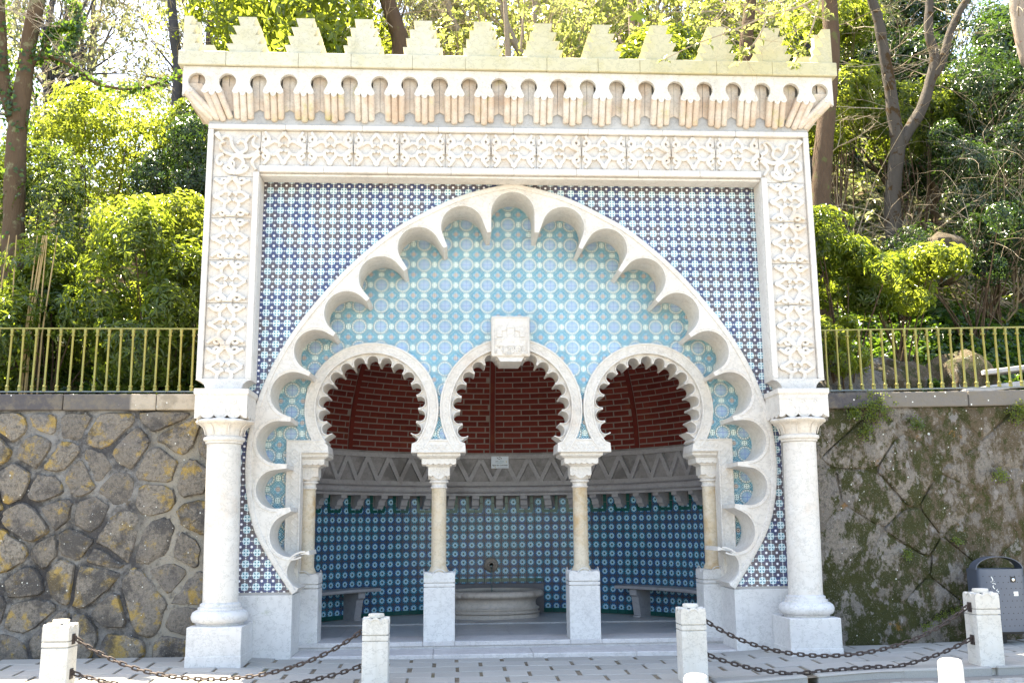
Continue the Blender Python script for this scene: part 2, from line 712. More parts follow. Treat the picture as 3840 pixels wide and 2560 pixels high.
def medallion_mat():
    t = NT('medallion_glaze')
    u, v = uvc(t)
    p = t.pos()
    r = hyp(t, u, v)
    th = t.m('ARCTAN2', v, u)
    au, av = u.abs(), v.abs()
    tn = t.noise(p, 55, 3)
    sgn = ((u * 50.0).cos() * (v * 50.0).cos())
    bgc = t.mix(t.step(sgn + (tn - .5) * 1.2, -.12, .25), (.018, .17, .27), (.40, .58, .63))
    bgc = t.mix(t.step(t.noise(p, 33, 3), .56, .66) * .55, bgc, (.16, .13, .14))
    c = bgc
    # edge rosettes
    cu, cv = .5 - au, .5 - av
    e = hyp(t, cu, av * .85).mn(hyp(t, au * .85, cv))
    c = t.mix(e.lt(.125, .012), c, (.66, .76, .74))
    d4 = hyp(t, (cu - .05).abs(), (av - .05).abs()).mn(hyp(t, (au - .05).abs(), (cv - .05).abs()))
    c = t.mix(d4.lt(.026, .008), c, (.03, .10, .10))
    c = t.mix(t.step((e - .125).abs(), .014, .005) * .7, c, (.10, .25, .28))
    # corner diamond
    dm = cu + cv
    c = t.mix(t.step((dm - .225).abs(), .035, .015), c, (.035, .25, .40))
    lo = hyp(t, (cu - .12).abs(), cv).mn(hyp(t, cu, (cv - .12).abs()))
    c = t.mix(lo.lt(.065, .01), c, (.52, .66, .74))
    c = t.mix(lo.lt(.03, .008), c, (.15, .35, .50))
    rc = hyp(t, cu, cv)
    c = t.mix(t.step(rc, .125, .09) * t.step(rc, .06, .08), c, (.15, .105, .105))
    c = t.mix(rc.lt(.072, .008), c, (.70, .66, .62))
    c = t.mix(rc.lt(.04, .008), c, (.22, .15, .13))
    # medallion
    c = t.mix(r.lt(.352, .006), c, (.62, .69, .70))
    ph = (th * (16 / (2 * pi)) + .5).fract() - .5
    dots = hyp(t, ph * (.30 * 2 * pi / 16), r - .298)
    c = t.mix(dots.lt(.024, .005), c, (.02, .035, .035))
    c = t.mix(t.step((r - .352).abs(), .017, .008), c, (.09, .11, .09))
    inn = t.mix(t.step(((u + v) * 60.0).cos() * ((u - v) * 60.0).cos(), -.1, .2), (.17, .31, .46), (.58, .68, .74))
    c = t.mix(r.lt(.25, .006), c, inn)
    cross = au.mn(av)
    c = t.mix(cross.lt(.024, .006) * r.lt(.21, .01), c, (.26, .36, .58))
    c = t.mix(t.step(((au + av) - .215).abs(), .014, .005) * r.lt(.24, .01), c, (.05, .11, .28))
    c = t.mix(t.step((r - .25).abs(), .019, .009), c, (.015, .18, .28))
    return glaze_fin(t, c)


def star_mat():
    t = NT('star_glaze')
    u, v = uvc(t)
    p = t.pos()
    r = hyp(t, u, v)
    th = t.m('ARCTAN2', v, u)
    tn = t.noise(p, 4, 3)
    sg = (u * 44.0).cos() * (v * 44.0).cos()
    base = t.mix(t.step(sg, .45, .7), (.018, .022, .045), (.30, .42, .52))
    base = t.mix(t.step(t.noise(p, 70, 2), .6, .68) * .7, base, (.14, .06, .04))
    c = base
    pet = (th * 10.0).cos()
    blue = t.mix(t.step(tn, .4, .6), (.010, .11, .34), (.012, .22, .36))
    c = t.mix(r.lt(.455, .02) * t.step(pet, -.75, -.3), c, blue)
    c = t.mix(r.lt(.315, .02), c, t.mix(t.step(pet, .1, -.5), (.48, .74, .80), (.03, .20, .42)))
    c = t.mix((r + pet * .018).lt(.115, .012), c, (.012, .035, .03))
    return glaze_fin(t, c)


M_spandrel = spandrel_mat()
M_medal = medallion_mat()
M_star = star_mat()


def simple(name, col, rough=.5, spec=.4, metal=0.0, var=.15, sc=20, bump=0.0):
    t = NT(name)
    p = t.pos()
    n = t.noise(p, sc, 4)
    c = t.mix(n, tuple(k * (1 - var) for k in col), tuple(min(1, k * (1 + var)) for k in col))
    if bump:
        t.bump(n, bump, .004)
    return t.fin(c, rough, spec, metal)


M_grout = simple('tile_grout', (.35, .34, .33), .9)
M_grout2 = simple('dark_grout', (.16, .15, .16), .9)
M_green = simple('green_glaze', (.008, .075, .065), .2, .5, var=.4, sc=8)


def brick_mat():
    t = NT('red_brick')
    p = t.pos()
    c = t.mix(t.rnd(), (.105, .014, .011), (.16, .026, .019))
    c = t.mix(t.step(t.noise(p, 5, 4), .55, .7) * .5, c, (.17, .05, .02))
    c = t.mix(t.step(t.noise(p, 40, 4), .5, .7) * .3, c, (.08, .018, .015))
    t.bump(t.noise(p, 50, 4), .5, .005)
    return t.fin(c, .8, .25)


M_brick = brick_mat()
M_brickmortar = simple('brick_mortar', (.25, .205, .195), .95, .1, var=.2, sc=12, bump=.4)
M_chain = simple('rusty_iron', (.060, .045, .040), .65, .4, .35, var=.4, sc=50, bump=.5)
M_rail = simple('railing_metal', (.24, .215, .06), .36, .5, .45, var=.35, sc=9, bump=.2)  # yellow of sunlit foliage reflections put into the base colour
M_raildark = simple('railing_paint', (.16, .19, .20), .45, .5, .3, var=.3, sc=14)
M_bin = simple('bin_metal', (.085, .10, .135), .42, .5, .25, var=.08, sc=5)
M_black = simple('black_plastic', (.012, .012, .014), .5)
M_chrome = simple('bright_metal', (.6, .6, .6), .25, .5, 1.0, var=.05)
M_sticker = simple('white_sticker', (.82, .84, .82), .5, var=.03)
M_sign = simple('sign_plate', (.62, .70, .80), .45, var=.03)
M_ink = simple('sign_ink', (.02, .022, .03), .5, var=.05)
M_inkblue = simple('sign_ink_blue', (.10, .28, .36), .5, var=.05)
M_inkyellow = simple('sign_ink_yellow', (.55, .45, .08), .5, var=.05)
M_spout = simple('spout_stone', (.26, .22, .19), .6, .4, .0, var=.35, sc=30, bump=.6)


def water_mat():
    t = NT('clear_water')
    b = t.b
    b.inputs['Base Color'].default_value = (.55, .75, .78, 1)
    b.inputs['Roughness'].default_value = .03
    b.inputs['Transmission Weight'].default_value = 1.0
    b.inputs['IOR'].default_value = 1.33
    t.bump(t.noise(t.pos(), 18, 3), .3, .02)
    return t.mat


M_water = water_mat()


def leaf_mat(name, a, b, trans, tw=.5, rough=.38, spec=.5):
    t = NT(name)
    r = t.island()
    p = t.pos()
    c = t.mix(r, a, b)
    c = t.mix(t.step(t.noise(p, 1.4, 3), .4, .65) * .5, c, tuple(k * .7 for k in a))
    t.fin(c, rough, spec)
    tr = t.n.new('ShaderNodeBsdfTranslucent')
    t.put(tr.inputs[0], t.mix(r, trans, tuple(min(1, k * 1.35) for k in trans)))
    mx = t.n.new('ShaderNodeMixShader')
    mx.inputs[0].default_value = tw
    t.l.new(t.b.outputs[0], mx.inputs[1])
    t.l.new(tr.outputs[0], mx.inputs[2])
    t.l.new(mx.outputs[0], t.out.inputs[0])
    return t.mat


L_fresh = leaf_mat('fresh_leaf', (.060, .100, .016), (.10, .135, .022), (.34, .40, .04), .5, .27)
L_rhodo = leaf_mat('long_leaf', (.035, .075, .018), (.075, .115, .022), (.26, .33, .03), .42, .24)
L_dark = leaf_mat('dark_leaf', (.014, .036, .012), (.028, .055, .014), (.07, .13, .02), .3, .27)
L_laurel = leaf_mat('glossy_leaf', (.024, .052, .020), (.045, .08, .024), (.20, .27, .03), .33, .18, .6)
L_ivy = leaf_mat('ivy_leaf', (.022, .06, .016), (.045, .095, .02), (.14, .24, .02), .4, .3)
L_pale = leaf_mat('pale_leaf', (.085, .10, .06), (.12, .125, .06), (.26, .28, .12), .45, .4)  # greyed pale colour also imitates haze on the upper slope
L_yellow = leaf_mat('young_leaf', (.10, .12, .03), (.14, .145, .04), (.36, .40, .10), .5, .3)
L_litter = leaf_mat('dead_leaf', (.11, .07, .035), (.16, .10, .05), (.10, .07, .03), .2, .8, .2)


def bark_mat(name, a, b, patch, pl=(.55, .65), sc=6):
    t = NT(name)
    p = t.pos()
    q = t.scale(p, (1, 1, .25))
    c = t.mix(t.noise(q, sc, 6, .7), a, b)
    c = t.mix(t.step(t.noise(p, 5, 6, .65), *pl), c, patch)
    t.bump(t.noise(q, sc * 3, 5, .7), 1.0, .03)
    return t.fin(c, .9, .15)


B_ivy = bark_mat('smooth_bark', (.075, .048, .028), (.125, .085, .055), (.17, .16, .09))
B_brown = bark_mat('fluted_bark', (.055, .036, .024), (.13, .085, .055), (.10, .10, .04), sc=9)
B_mottle = bark_mat('mottled_bark', (.05, .042, .034), (.095, .083, .072), (.05, .03, .012), pl=(.56, .62))
B_grey = bark_mat('grey_bark', (.05, .047, .052), (.09, .087, .095), (.12, .11, .10))
B_pale = bark_mat('pale_bark', (.24, .19, .15), (.34, .28, .23), (.26, .13, .09), pl=(.6, .68))
B_twig = bark_mat('twig_bark', (.33, .27, .19), (.42, .35, .26), (.15, .12, .08))

# ------------------------------------------------------------------ ground
def zw(x):
    return float(np.interp(x, [-9, -7, -5, -3.4, -2.6, -1.5, 1.8, 2.7, 3.6, 4.3, 6.5, 9], [.03, .02, .015, .015, -.03, -.045, -.055, -.02, .03, .02, .065, .10]))


def zsl(x):
    return float(np.interp(x, [-9, -5, -3.4, -1.5, 1.8, 4.7, 9], [.065, .06, .045, .03, .028, .012, .01]))


def zg(x, y):
    return zw(x) + zsl(x) * (max(min(y, .45), -1.7) - .4)


def zroad(x, y):
    return zg(x, -1.55) - .085 - .012 * (-1.55 - y)


m = MB()
xs = np.concatenate([np.linspace(-14, -7, 8)[:-1], np.linspace(-7, 8, 46), np.linspace(8, 14, 7)[1:]])
ys = [1.6, .45, -.1, -.6, -1.1, -1.55]
for y in ys:
    for x in xs:
        m.v.append((x, y, zg(x, y) - .014))
k = len(xs)
for j in range(len(ys) - 1):
    for i in range(k - 1):
        m.f.append((j * k + i, (j + 1) * k + i, (j + 1) * k + i + 1, j * k + i + 1))
        m.m.append(0)
        m.uv.append([(0, 0)] * 4)
pavement = kind(m.build('pavement', M_soil), 'structure')

# paving slabs, each a part of the pavement
SL, SD = .53, .32
slab_meshes = []
for w in (SL - .042, (SL - .042) * .5):
    m = MB()
    a, b, h = w / 2, (SD - .020) / 2, .006
    m.add([(-a + h, -b + h, 0), (a - h, -b + h, 0), (a - h, b - h, 0), (-a + h, b - h, 0),
           (-a, -b, -h), (a, -b, -h), (a, b, -h), (-a, b, -h), (-a, -b, -.05), (a, -b, -.05), (a, b, -.05), (-a, b, -.05)],
          [(0, 1, 2, 3), (4, 5, 1, 0), (5, 6, 2, 1), (6, 7, 3, 2), (7, 4, 0, 3), (8, 9, 5, 4), (9, 10, 6, 5), (10, 11, 7, 6), (11, 8, 4, 7)])
    slab_meshes.append(m.mesh('slab', M_paving))
row = 0
yc = .39 - SD / 2
while yc > -1.25:
    off = (row % 2) * SL / 2 - .02
    for i in range(-18, 19):
        x = i * SL + off + .10
        if row < 1 and abs(x) < 2.6:
            pass
        jx, jy = random.uniform(-.008, .008), random.uniform(-.003, .003)
        e = .05
        dzx = (zg(x + e, yc) - zg(x - e, yc)) / (2 * e) + random.uniform(-.004, .004)
        dzy = (zg(x, yc + e) - zg(x, yc - e)) / (2 * e) + random.uniform(-.004, .004)
        M = Matrix.Translation((x + jx, yc + jy, zg(x, yc) + random.uniform(-.003, .003))) @ Matrix.Rotation(math.atan(dzy), 4, 'X') @ Matrix.Rotation(-math.atan(dzx), 4, 'Y')
        inst('slab', slab_meshes[0], pavement, M)
    row += 1
    yc -= SD
KY0 = yc + SD / 2 - .006
# kerb
m = MB()
m.box(-14, 14, -1.50, KY0 - .02, -.35, -.20)
kerb = kind(m.build('kerb', M_soil), 'structure')
for i in range(-9, 10):
    x0 = i * .98 + random.uniform(-.06, .06)
    x1 = x0 + .95
    m = MB()
    z0, z1 = zg(x0, -1.4) + .004, zg(x1, -1.4) + .004
    yf = -1.545 + random.uniform(-.006, .006)
    m.add([(x0, yf, z0 - .25), (x1, yf, z1 - .25), (x1, KY0, z1 - .25), (x0, KY0, z0 - .25),
           (x0, yf, z0), (x1, yf, z1), (x1, KY0, z1), (x0, KY0, z0)],
          [(4, 5, 6, 7), (0, 1, 5, 4), (1, 2, 6, 5), (3, 0, 4, 7), (2, 3, 7, 6)])
    m.build('kerbstone', M_paving, kerb, bevel=.018, segs=2)

m = MB()
xs = [-90, -40, -20, -9, -5, -3.4, -1.5, 1.8, 3.6, 4.7, 6.5, 9, 20, 40, 90]
ys = [-1.5, -2.2, -4, -8, -14, -30, -90]
for y in ys:
    for x in xs:
        xx = max(-9, min(9, x))
        m.v.append((x, y, zroad(xx, max(y, -14))))
k = len(xs)
for j in range(len(ys) - 1):
    for i in range(k - 1):
        m.f.append((j * k + i, (j + 1) * k + i, (j + 1) * k + i + 1, j * k + i + 1))
        m.m.append(0)
        m.uv.append([(0, 0)] * 4)
road = kind(m.build('road', M_road), 'structure')
m = MB()
a, b = .052, .045
m.add([(-a + .008, -b + .008, 0), (a - .008, -b + .008, 0), (a - .008, b - .008, 0), (-a + .008, b - .008, 0),
       (-a, -b, -.012), (a, -b, -.012), (a, b, -.012), (-a, b, -.012), (-a, -b, -.06), (a, -b, -.06), (a, b, -.06), (-a, b, -.06)],
      [(0, 1, 2, 3), (4, 5, 1, 0), (5, 6, 2, 1), (6, 7, 3, 2), (7, 4, 0, 3), (8, 9, 5, 4), (9, 10, 6, 5), (10, 11, 7, 6), (11, 8, 4, 7)])
cob = m.mesh('cobble', M_paving)
rest = MB()
n_c = 0
for j in range(26):
    y = -1.86 - j * .1
    for i in range(30):
        x = 3.55 + i * .115 + (j % 2) * .055 + random.uniform(-.008, .008)
        M = Matrix.Translation((x, y + random.uniform(-.006, .006), zroad(x, y) + .018 + random.uniform(-.005, .005))) @ Matrix.Rotation(random.uniform(-.12, .12), 4, 'Z')
        u, v = px(M.translation)
        if n_c < 240 and u < 3860 and v < 2580:
            inst('cobble', cob, road, M)
            n_c += 1
        else:
            b0 = len(rest.v)
            rest.add([p.co[:] for p in cob.vertices], [tuple(p.vertices) for p in cob.polygons])
            rest.xf(M, b0)
kind(rest.build('cobble_paving', M_paving, road), 'stuff')

# ------------------------------------------------------------------ fountain pavilion
F = thing('fountain_pavilion', 'white marble Moorish fountain with tiled walls, battlements and three horseshoe arches', 'fountain', (0, 0, 0))
YT, YI = .34, .92          # spandrel tile plane, inner tile plane

# ---- core masonry (hidden bulk behind the tiles)
ARCH = [(-1.815, 3.0, .72), (-.008, 3.0, .79), (1.795, 3.0, .72)]


def arc(cx, cz, r, a0, a1, n):
    return [(cx + r * cos(a0 + (a1 - a0) * i / n), cz + r * sin(a0 + (a1 - a0) * i / n)) for i in range(n + 1)]


def opening(extra=0.0, foot=2.43):
    pts = [(2.72, -.2), (2.72, foot)]
    for (cx, cz, r) in ARCH[::-1]:
        R = r + extra
        pts += arc(cx, cz, R, -radians(40), radians(220), 40)
        if cx > -1:
            pts += [(pts[-1][0] - .12, foot)] if False else []
    pts += [(-2.72, foot), (-2.72, -.2)]
    return pts


m = MB()
outer = [(-3.72, -.2), (-3.72, 6.42), (3.72, 6.42), (3.72, -.2)]
m.extr(outer + opening(.03), .935, 1.42, back=True)
m.box(-3.72, 3.72, .42, .93, 6.1, 6.42)
m.box(-3.72, -3.30, .42, .93, -.2, 6.1)
m.box(3.30, 3.72, .42, .93, -.2, 6.1)
m.box(-3.72, -3.40, 1.42, 5.4, -.2, 6.2)
m.box(3.40, 3.72, 1.42, 5.4, -.2, 6.2)
m.build('masonry_core', M_mortar, F)

# ---- pointed multifoil arch
HALF = [(0, 5.865), (.36, 5.785), (.735, 5.665), (1.15, 5.46), (1.573, 5.20), (2.12, 4.71), (2.626, 4.10), (2.936, 3.605), (3.135, 3.137), (3.25, 2.70), (3.283, 2.27), (3.25, 1.85), (3.14, 1.45), (2.936, 1.09), (2.68, .711)]
OUT = catmull(HALF, 14)
CUSP = [(.306, 5.205), (.868, 5.0), (1.373, 4.70), (1.84, 4.31), (2.25, 3.86), (2.54, 3.36), (2.756, 2.80), (2.787, 2.23), (2.726, 1.713), (2.488, 1.197)]
YA0, YA1 = .305, YI + .012


def near_out(p):
    return min(range(len(OUT)), key=lambda i: (OUT[i][0] - p[0]) ** 2 + (OUT[i][1] - p[1]) ** 2)


def lobe(p, q, n=18, gap=.115, bul=None):
    """points from p to q around a stilted lobe bulging to the outer curve"""
    p, q = np.array(p), np.array(q)
    mid = (p + q) / 2
    t = (q - p)
    c = np.linalg.norm(t)
    t /= c
    nrm = np.array([-t[1], t[0]])
    if nrm @ (mid - np.array([0, 2.6])) < 0:
        nrm = -nrm
    if bul is None:
        best = None
        for k in range(1, 120):
            s = mid + nrm * k * .01
            o = OUT[near_out((abs(s[0]), s[1]))]
            if hypot(o[0] - abs(s[0]), o[1] - s[1]) < gap:
                break
        bul = k * .01
    r = c / 2
    cen = mid + nrm * (bul - r)
    pts = []
    for i in range(n + 1):
        a = pi - pi * i / n
        pts.append(tuple(cen + t * r * cos(a) + nrm * r * sin(a)))
    if bul > r:
        pts = [tuple(p)] + pts + [tuple(q)]
    return pts


TW = .026
tips = []
for i, c in enumerate(CUSP):
    a = np.array(CUSP[i - 1]) if i else np.array((-CUSP[0][0], CUSP[0][1]))
    b = np.array(CUSP[min(i + 1, len(CUSP) - 1)]) if i < len(CUSP) - 1 else np.array((2.56, .75))
    d = (b - a) / np.linalg.norm(b - a)
    tips.append((tuple(np.array(c) - d * TW), tuple(np.array(c) + d * TW)))
lobes = []
# top lobe shared by the two halves
lobes.append(lobe((-tips[0][0][0], tips[0][0][1]), tips[0][0], bul=None))
for i in range(len(CUSP) - 1):
    lobes.append(lobe(tips[i][1], tips[i + 1][0]))
lobes.append(lobe(tips[-1][1], (2.605, .785), bul=.20, n=12))


def voussoir(i, s, yoff):
    L0, L1 = lobes[i], lobes[i + 1]
    if i == 0:
        h0 = L0[len(L0) // 2:]
    else:
        h0 = L0[len(L0) // 2:]
    h1 = L1[:len(L1) // 2 + 1] if i < len(CUSP) - 1 else L1
    ia = 0 if i == 0 else near_out(h0[0])
    ib = near_out(h1[-1]) if i < len(CUSP) - 1 else len(OUT) - 1
    if i == 0:
        h0 = [(0.0, h0[0][1])] + [p for p in h0 if p[0] > .004]
    inner = h0 + h1
    outr = OUT[ia:ib + 1]
    poly = inner + outr[::-1]
    # tiny joint
    poly = [(p[0] * s, p[1]) for p in poly]
    m = MB()
    m.extr(poly, YA0 + yoff, YA1)
    f = lambda pts: [(p[0] * s, p[1]) for p in pts]
    # rim mouldings
    def inset(pts, d):
        out = []
        for k_ in range(len(pts)):
            a, b = pts[max(k_ - 1, 0)], pts[min(k_ + 1, len(pts) - 1)]
            dx, dz = b[0] - a[0], b[1] - a[1]
            l_ = hypot(dx, dz) or 1
            out.append((pts[k_][0] - dz / l_ * d, pts[k_][1] + dx / l_ * d))
        return out
    m.ribbon(f(inset(outr, -.036)), .034, .022, YA0 + yoff)
    core = h0[:-1]
    if len(core) > 3:
        m.ribbon(f(inset(core, .030)), .011, .009, YA0 + yoff)
    core = h1[1:]
    if len(core) > 3:
        m.ribbon(f(inset(core, .030)), .011, .009, YA0 + yoff)
    return m.build('voussoir', M_marble, F, smooth=35)


for i in range(len(CUSP)):
    for s in (1, -1):
        voussoir(i, s, random.uniform(-.002, .002))

mid_half = [(p[0], p[1]) for p in OUT]
# polygon just inside the ring's outer edge (spandrel tiles stop at it)
arch_poly = [(p[0], p[1]) for p in OUT] + [(-p[0], p[1]) for p in OUT[::-1]]
lobe_poly = []
for i, L in enumerate(lobes):
    lobe_poly += L[len(L) // 2:] if i == 0 else L
lobe_poly = lobe_poly + [(-p[0], p[1]) for p in lobe_poly[::-1]]

# ---- block plinths under the arch ends
for s in (-1, 1):
    m = MB()
    m.box(*sorted((s * 2.675, s * 3.62)), .33, 1.0, -.2, .705)
    o = m.build('arch_plinth', M_base, F, bevel=.006)
    m = MB()
    m.box(*sorted((s * 3.245, s * 3.62)), .318, .33, -.2, .700)
    m.build('plinth_panel', M_base, o)

# ---- grout planes behind the tiles
m = MB()
half = [(0, 5.75)] + [(p[0] - .05 if p[0] > .06 else 0, p[1] - .05) for p in OUT if p[1] > .75 and p[0] > .05] + [(2.69, .70), (3.5, .70), (3.5, 6.1), (0, 6.1)]
m.extr(half, YT + .004, YT + .04)
m.extr([(-p[0], p[1]) for p in half], YT + .004, YT + .04)
m.build('spandrel_bed', M_grout, F)
m = MB()
m.extr([(-3.6, -.1), (-3.6, 6.1), (3.6, 6.1), (3.6, -.1)] + opening(.06, 2.5), YI + .004, YI + .014)
m.build('arcade_bed', M_grout, F)


# ---- glazed tiles
def tile_mesh(w, uv0, uv1, mat, d=.010, bev=.0022):
    m = MB()
    h = w / 2
    b = h - bev
    v = [(-b, -.0012, -b), (b, -.0012, -b), (b, -.0012, b), (-b, -.0012, b), (-h, .0012, -h), (h, .0012, -h), (h, .0012, h), (-h, .0012, h),
         (-h, d, -h), (h, d, -h), (h, d, h), (-h, d, h)]
    def U(p):
        return (uv0[0] + (uv1[0] - uv0[0]) * (p[0] + h) / w, uv0[1] + (uv1[1] - uv0[1]) * (p[2] + h) / w)
    m.add(v, [(0, 1, 2, 3), (4, 5, 1, 0), (5, 6, 2, 1), (6, 7, 3, 2), (7, 4, 0, 3), (8, 9, 5, 4), (9, 10, 6, 5), (10, 11, 7, 6), (11, 8, 4, 7)],
          [U(p) for p in v])
    return m.mesh('tile', mat)


def wob():
    return Matrix.Rotation(random.gauss(0, .0045), 4, 'X') @ Matrix.Rotation(random.gauss(0, .0045), 4, 'Z')


def in_stuff(acc, me, M):
    b0 = len(acc.v)
    uvl = me.uv_layers[0].data if me.uv_layers else None
    for p in me.polygons:
        acc.f.append(tuple(b0 + k for k in p.vertices))
        acc.m.append(0)
        acc.uv.append([tuple(uvl[k].uv) for k in p.loop_indices] if uvl else [(0, 0)] * len(p.vertices))
    acc.useuv = uvl is not None
    acc.v.extend([tuple(M @ v.co) for v in me.vertices])


def clipped_tile(acc, poly, uvf, y, d=.010):
    if len(poly) < 3 or area(poly) < 2e-5:
        return
    a = sum(poly[i][0] * poly[(i + 1) % len(poly)][1] - poly[(i + 1) % len(poly)][0] * poly[i][1] for i in range(len(poly)))
    if a < 0:
        poly = poly[::-1]
    n = len(poly)
    acc.add([(p[0], y - .0012, p[1]) for p in poly], [tuple(range(n))], [uvf(p) for p in poly])
    v = [(p[0], y - .0012, p[1]) for p in poly] + [(p[0], y + d, p[1]) for p in poly]
    acc.add(v, [(i, i + n, (i + 1) % n + n, (i + 1) % n) for i in range(n)], [uvf(p) for p in poly] * 2)


# spandrel
TS = .1335
me_sp = tile_mesh(TS - .0015, (0, 0), (1, 1), M_spandrel)
full, part = [], MB()
acc = MB()
x0s, z0s = -3.109, 5.7445
for i in range(-3, 52):
    for j in range(-40, 3):
        cx, cz = x0s + i * TS, z0s + j * TS
        if abs(cx) > 3.40 or cz < .70 or cz > 5.98:
            continue
        h = TS / 2
        poly = [(cx - h, cz - h), (cx + h, cz - h), (cx + h, cz + h), (cx - h, cz + h)]
        lim = [(-3.36, 3.36, .707, 5.93)]
        cl = poly
        cl = clip_half(cl, 1, 0, -3.36)
        cl = clip_half(cl, -1, 0, -3.36) if cl else cl
        cl = clip_half(cl, 0, 1, .707) if cl else cl
        cl = clip_half(cl, 0, -1, -5.93) if cl else cl
        if not cl:
            continue
        ins = [inside(arch_poly, *p) or p[1] < .711 and abs(p[0]) < 2.68 for p in cl]
        if all(ins):
            continue
        if any(ins):
            k = near_out((abs(cx), cz))
            k = max(1, min(len(OUT) - 2, k))
            a, b = OUT[k - 1], OUT[k + 1]
            nx, nz = -(b[1] - a[1]), (b[0] - a[0])
            L = hypot(nx, nz)
            nx, nz = nx / L, nz / L
            s = 1 if cx >= 0 else -1
            nx *= s
            if nx * s * OUT[k][0] + nz * (OUT[k][1] - 2.6) < 0:
                nx, nz = -nx, -nz
            d = nx * s * OUT[k][0] + nz * OUT[k][1] - .03
            cl = clip_half(cl, nx, nz, d)
            if not cl:
                continue
        if len(cl) == 4 and abs(area(cl) - TS * TS) < 1e-6 and abs(cx) < 3.24:
            full.append((cx, cz))
        else:
            clipped_tile(acc, cl, lambda p, cx=cx, cz=cz: ((p[0] - cx) / TS + .5, (p[1] - cz) / TS + .5), YT)
full.sort(key=lambda p: (abs(p[0]) > 3.1 and p[1] < 3.2, (p[0] - CAM[0]) ** 2 + (p[1] - CAM[2]) ** 2))
for k, (cx, cz) in enumerate(full):
    M = Matrix.Translation((cx, YT, cz)) @ wob()
    if k < 290:
        inst('spandrel_tile', me_sp, F, M)
    else:
        in_stuff(acc, me_sp, M)
kind(acc.build('spandrel_tiling', M_spandrel, F), 'stuff')

# inner medallion wall
TM = .1408
me_md = {}
for a in (0, 1):
    for b in (0, 1):
        me_md[a, b] = tile_mesh(TM - .0012, (a * .5, b * .5), (a * .5 + .5, b * .5 + .5), M_medal)
acc = MB()
full = []
AO = [(-1.815, 3.0, .82), (-.008, 3.0, .88), (1.795, 3.0, .82)]
XC, ZC = -.03, 4.3685      # a medallion centre
for i in range(-24, 25):
    for j in range(-26, 12):
        x0, z0 = XC + i * TM, ZC + j * TM
        poly = [(x0, z0), (x0 + TM, z0), (x0 + TM, z0 + TM), (x0, z0 + TM)]
        cx, cz = x0 + TM / 2, z0 + TM / 2
        if abs(cx) > 3.2 or not (inside(arch_poly, cx, cz) or inside(arch_poly, x0, z0) or inside(arch_poly, x0 + TM, z0 + TM)):
            continue
        cl = poly
        cut = False
        if cz < 2.50 and abs(cx) < 2.80:
            continue
        for (ax, az, ar) in AO:
            d = [hypot(p[0] - ax, p[1] - az) for p in cl]
            if not d:
                break
            if max(d) < ar:
                cl = []
                break
            if min(d) < ar:
                L = hypot(cx - ax, cz - az)
                nx, nz = (cx - ax) / L, (cz - az) / L
                cl = clip_half(cl, nx, nz, nx * ax + nz * az + ar)
                cut = True
        if not cl:
            continue
        par = (i % 2, j % 2)
        uv0 = (.5 if par[0] == 0 else 0.0, .5 if par[1] == 0 else 0.0)
        if not cut:
            full.append((cx, cz, (1 if par[0] == 0 else 0, 1 if par[1] == 0 else 0)))
        else:
            clipped_tile(acc, cl, lambda p, x0=x0, z0=z0, uv0=uv0: (uv0[0] + (p[0] - x0) / TM * .5 * .998, uv0[1] + (p[1] - z0) / TM * .5 * .998), YI)
full.sort(key=lambda p: (not inside(lobe_poly, p[0], p[1]), (p[0] - CAM[0]) ** 2 + (p[1] - CAM[2]) ** 2))
for k, (cx, cz, q) in enumerate(full):
    M = Matrix.Translation((cx, YI, cz)) @ wob()
    if k < 290:
        inst('medallion_tile', me_md[q], F, M)
    else:
        in_stuff(acc, me_md[q], M)
kind(acc.build('medallion_tiling', M_medal, F), 'stuff')

# ---- alfiz frame
m = MB()
r = .113


def notch(cx, cz, a0, a1):
    return arc(cx, cz, r, a0, a1, 8)


zb, zn = 3.10, 3.252
poly = [(-3.85 + r, zb)] + [(-3.85 + r * (1 - 1) + r * sin(t), zb + .152 - .0 - r * cos(t) * 0) for t in []]
L = [(-3.735, zb), (-3.735, zn - .113 + .0)]
prof = lambda s: None
left = [(-3.305, zb)] + [(-3.192 + .113 * cos(a), zb + .113 * sin(a) + .03) for a in np.linspace(pi, pi / 2, 8)] + [(-3.192, 5.868)]
leftout = [(-3.735, zb)] + [(-3.848 + .113 * cos(a), zb + .113 * sin(a) + .03) for a in np.linspace(0, pi / 2, 8)] + [(-3.848, 6.50)]
poly = leftout + [(-p[0], p[1]) for p in leftout[::-1]] + [(-p[0], p[1]) for p in left] + left[::-1]
m.extr(poly, .072, .50, back=True)
frame = m.build('portal_frame', M_marble, F)


def band(poly_out, poly_in, y0, y1, name, mat=None):
    m = MB()
    m.extr(poly_out + [poly_out[0]] + [poly_in[0]] + poly_in[::-1], y0, y1)
    return m.build(name, mat or M_marble, F, bevel=.006)


def strip(x0, x1, z0, z1, y0, y1, name='frame_moulding', mat=None, par=None):
    m = MB()
    m.box(x0, x1, y0, y1, z0, z1)
    return m.build(name, mat or M_marble, par or F, bevel=.007)


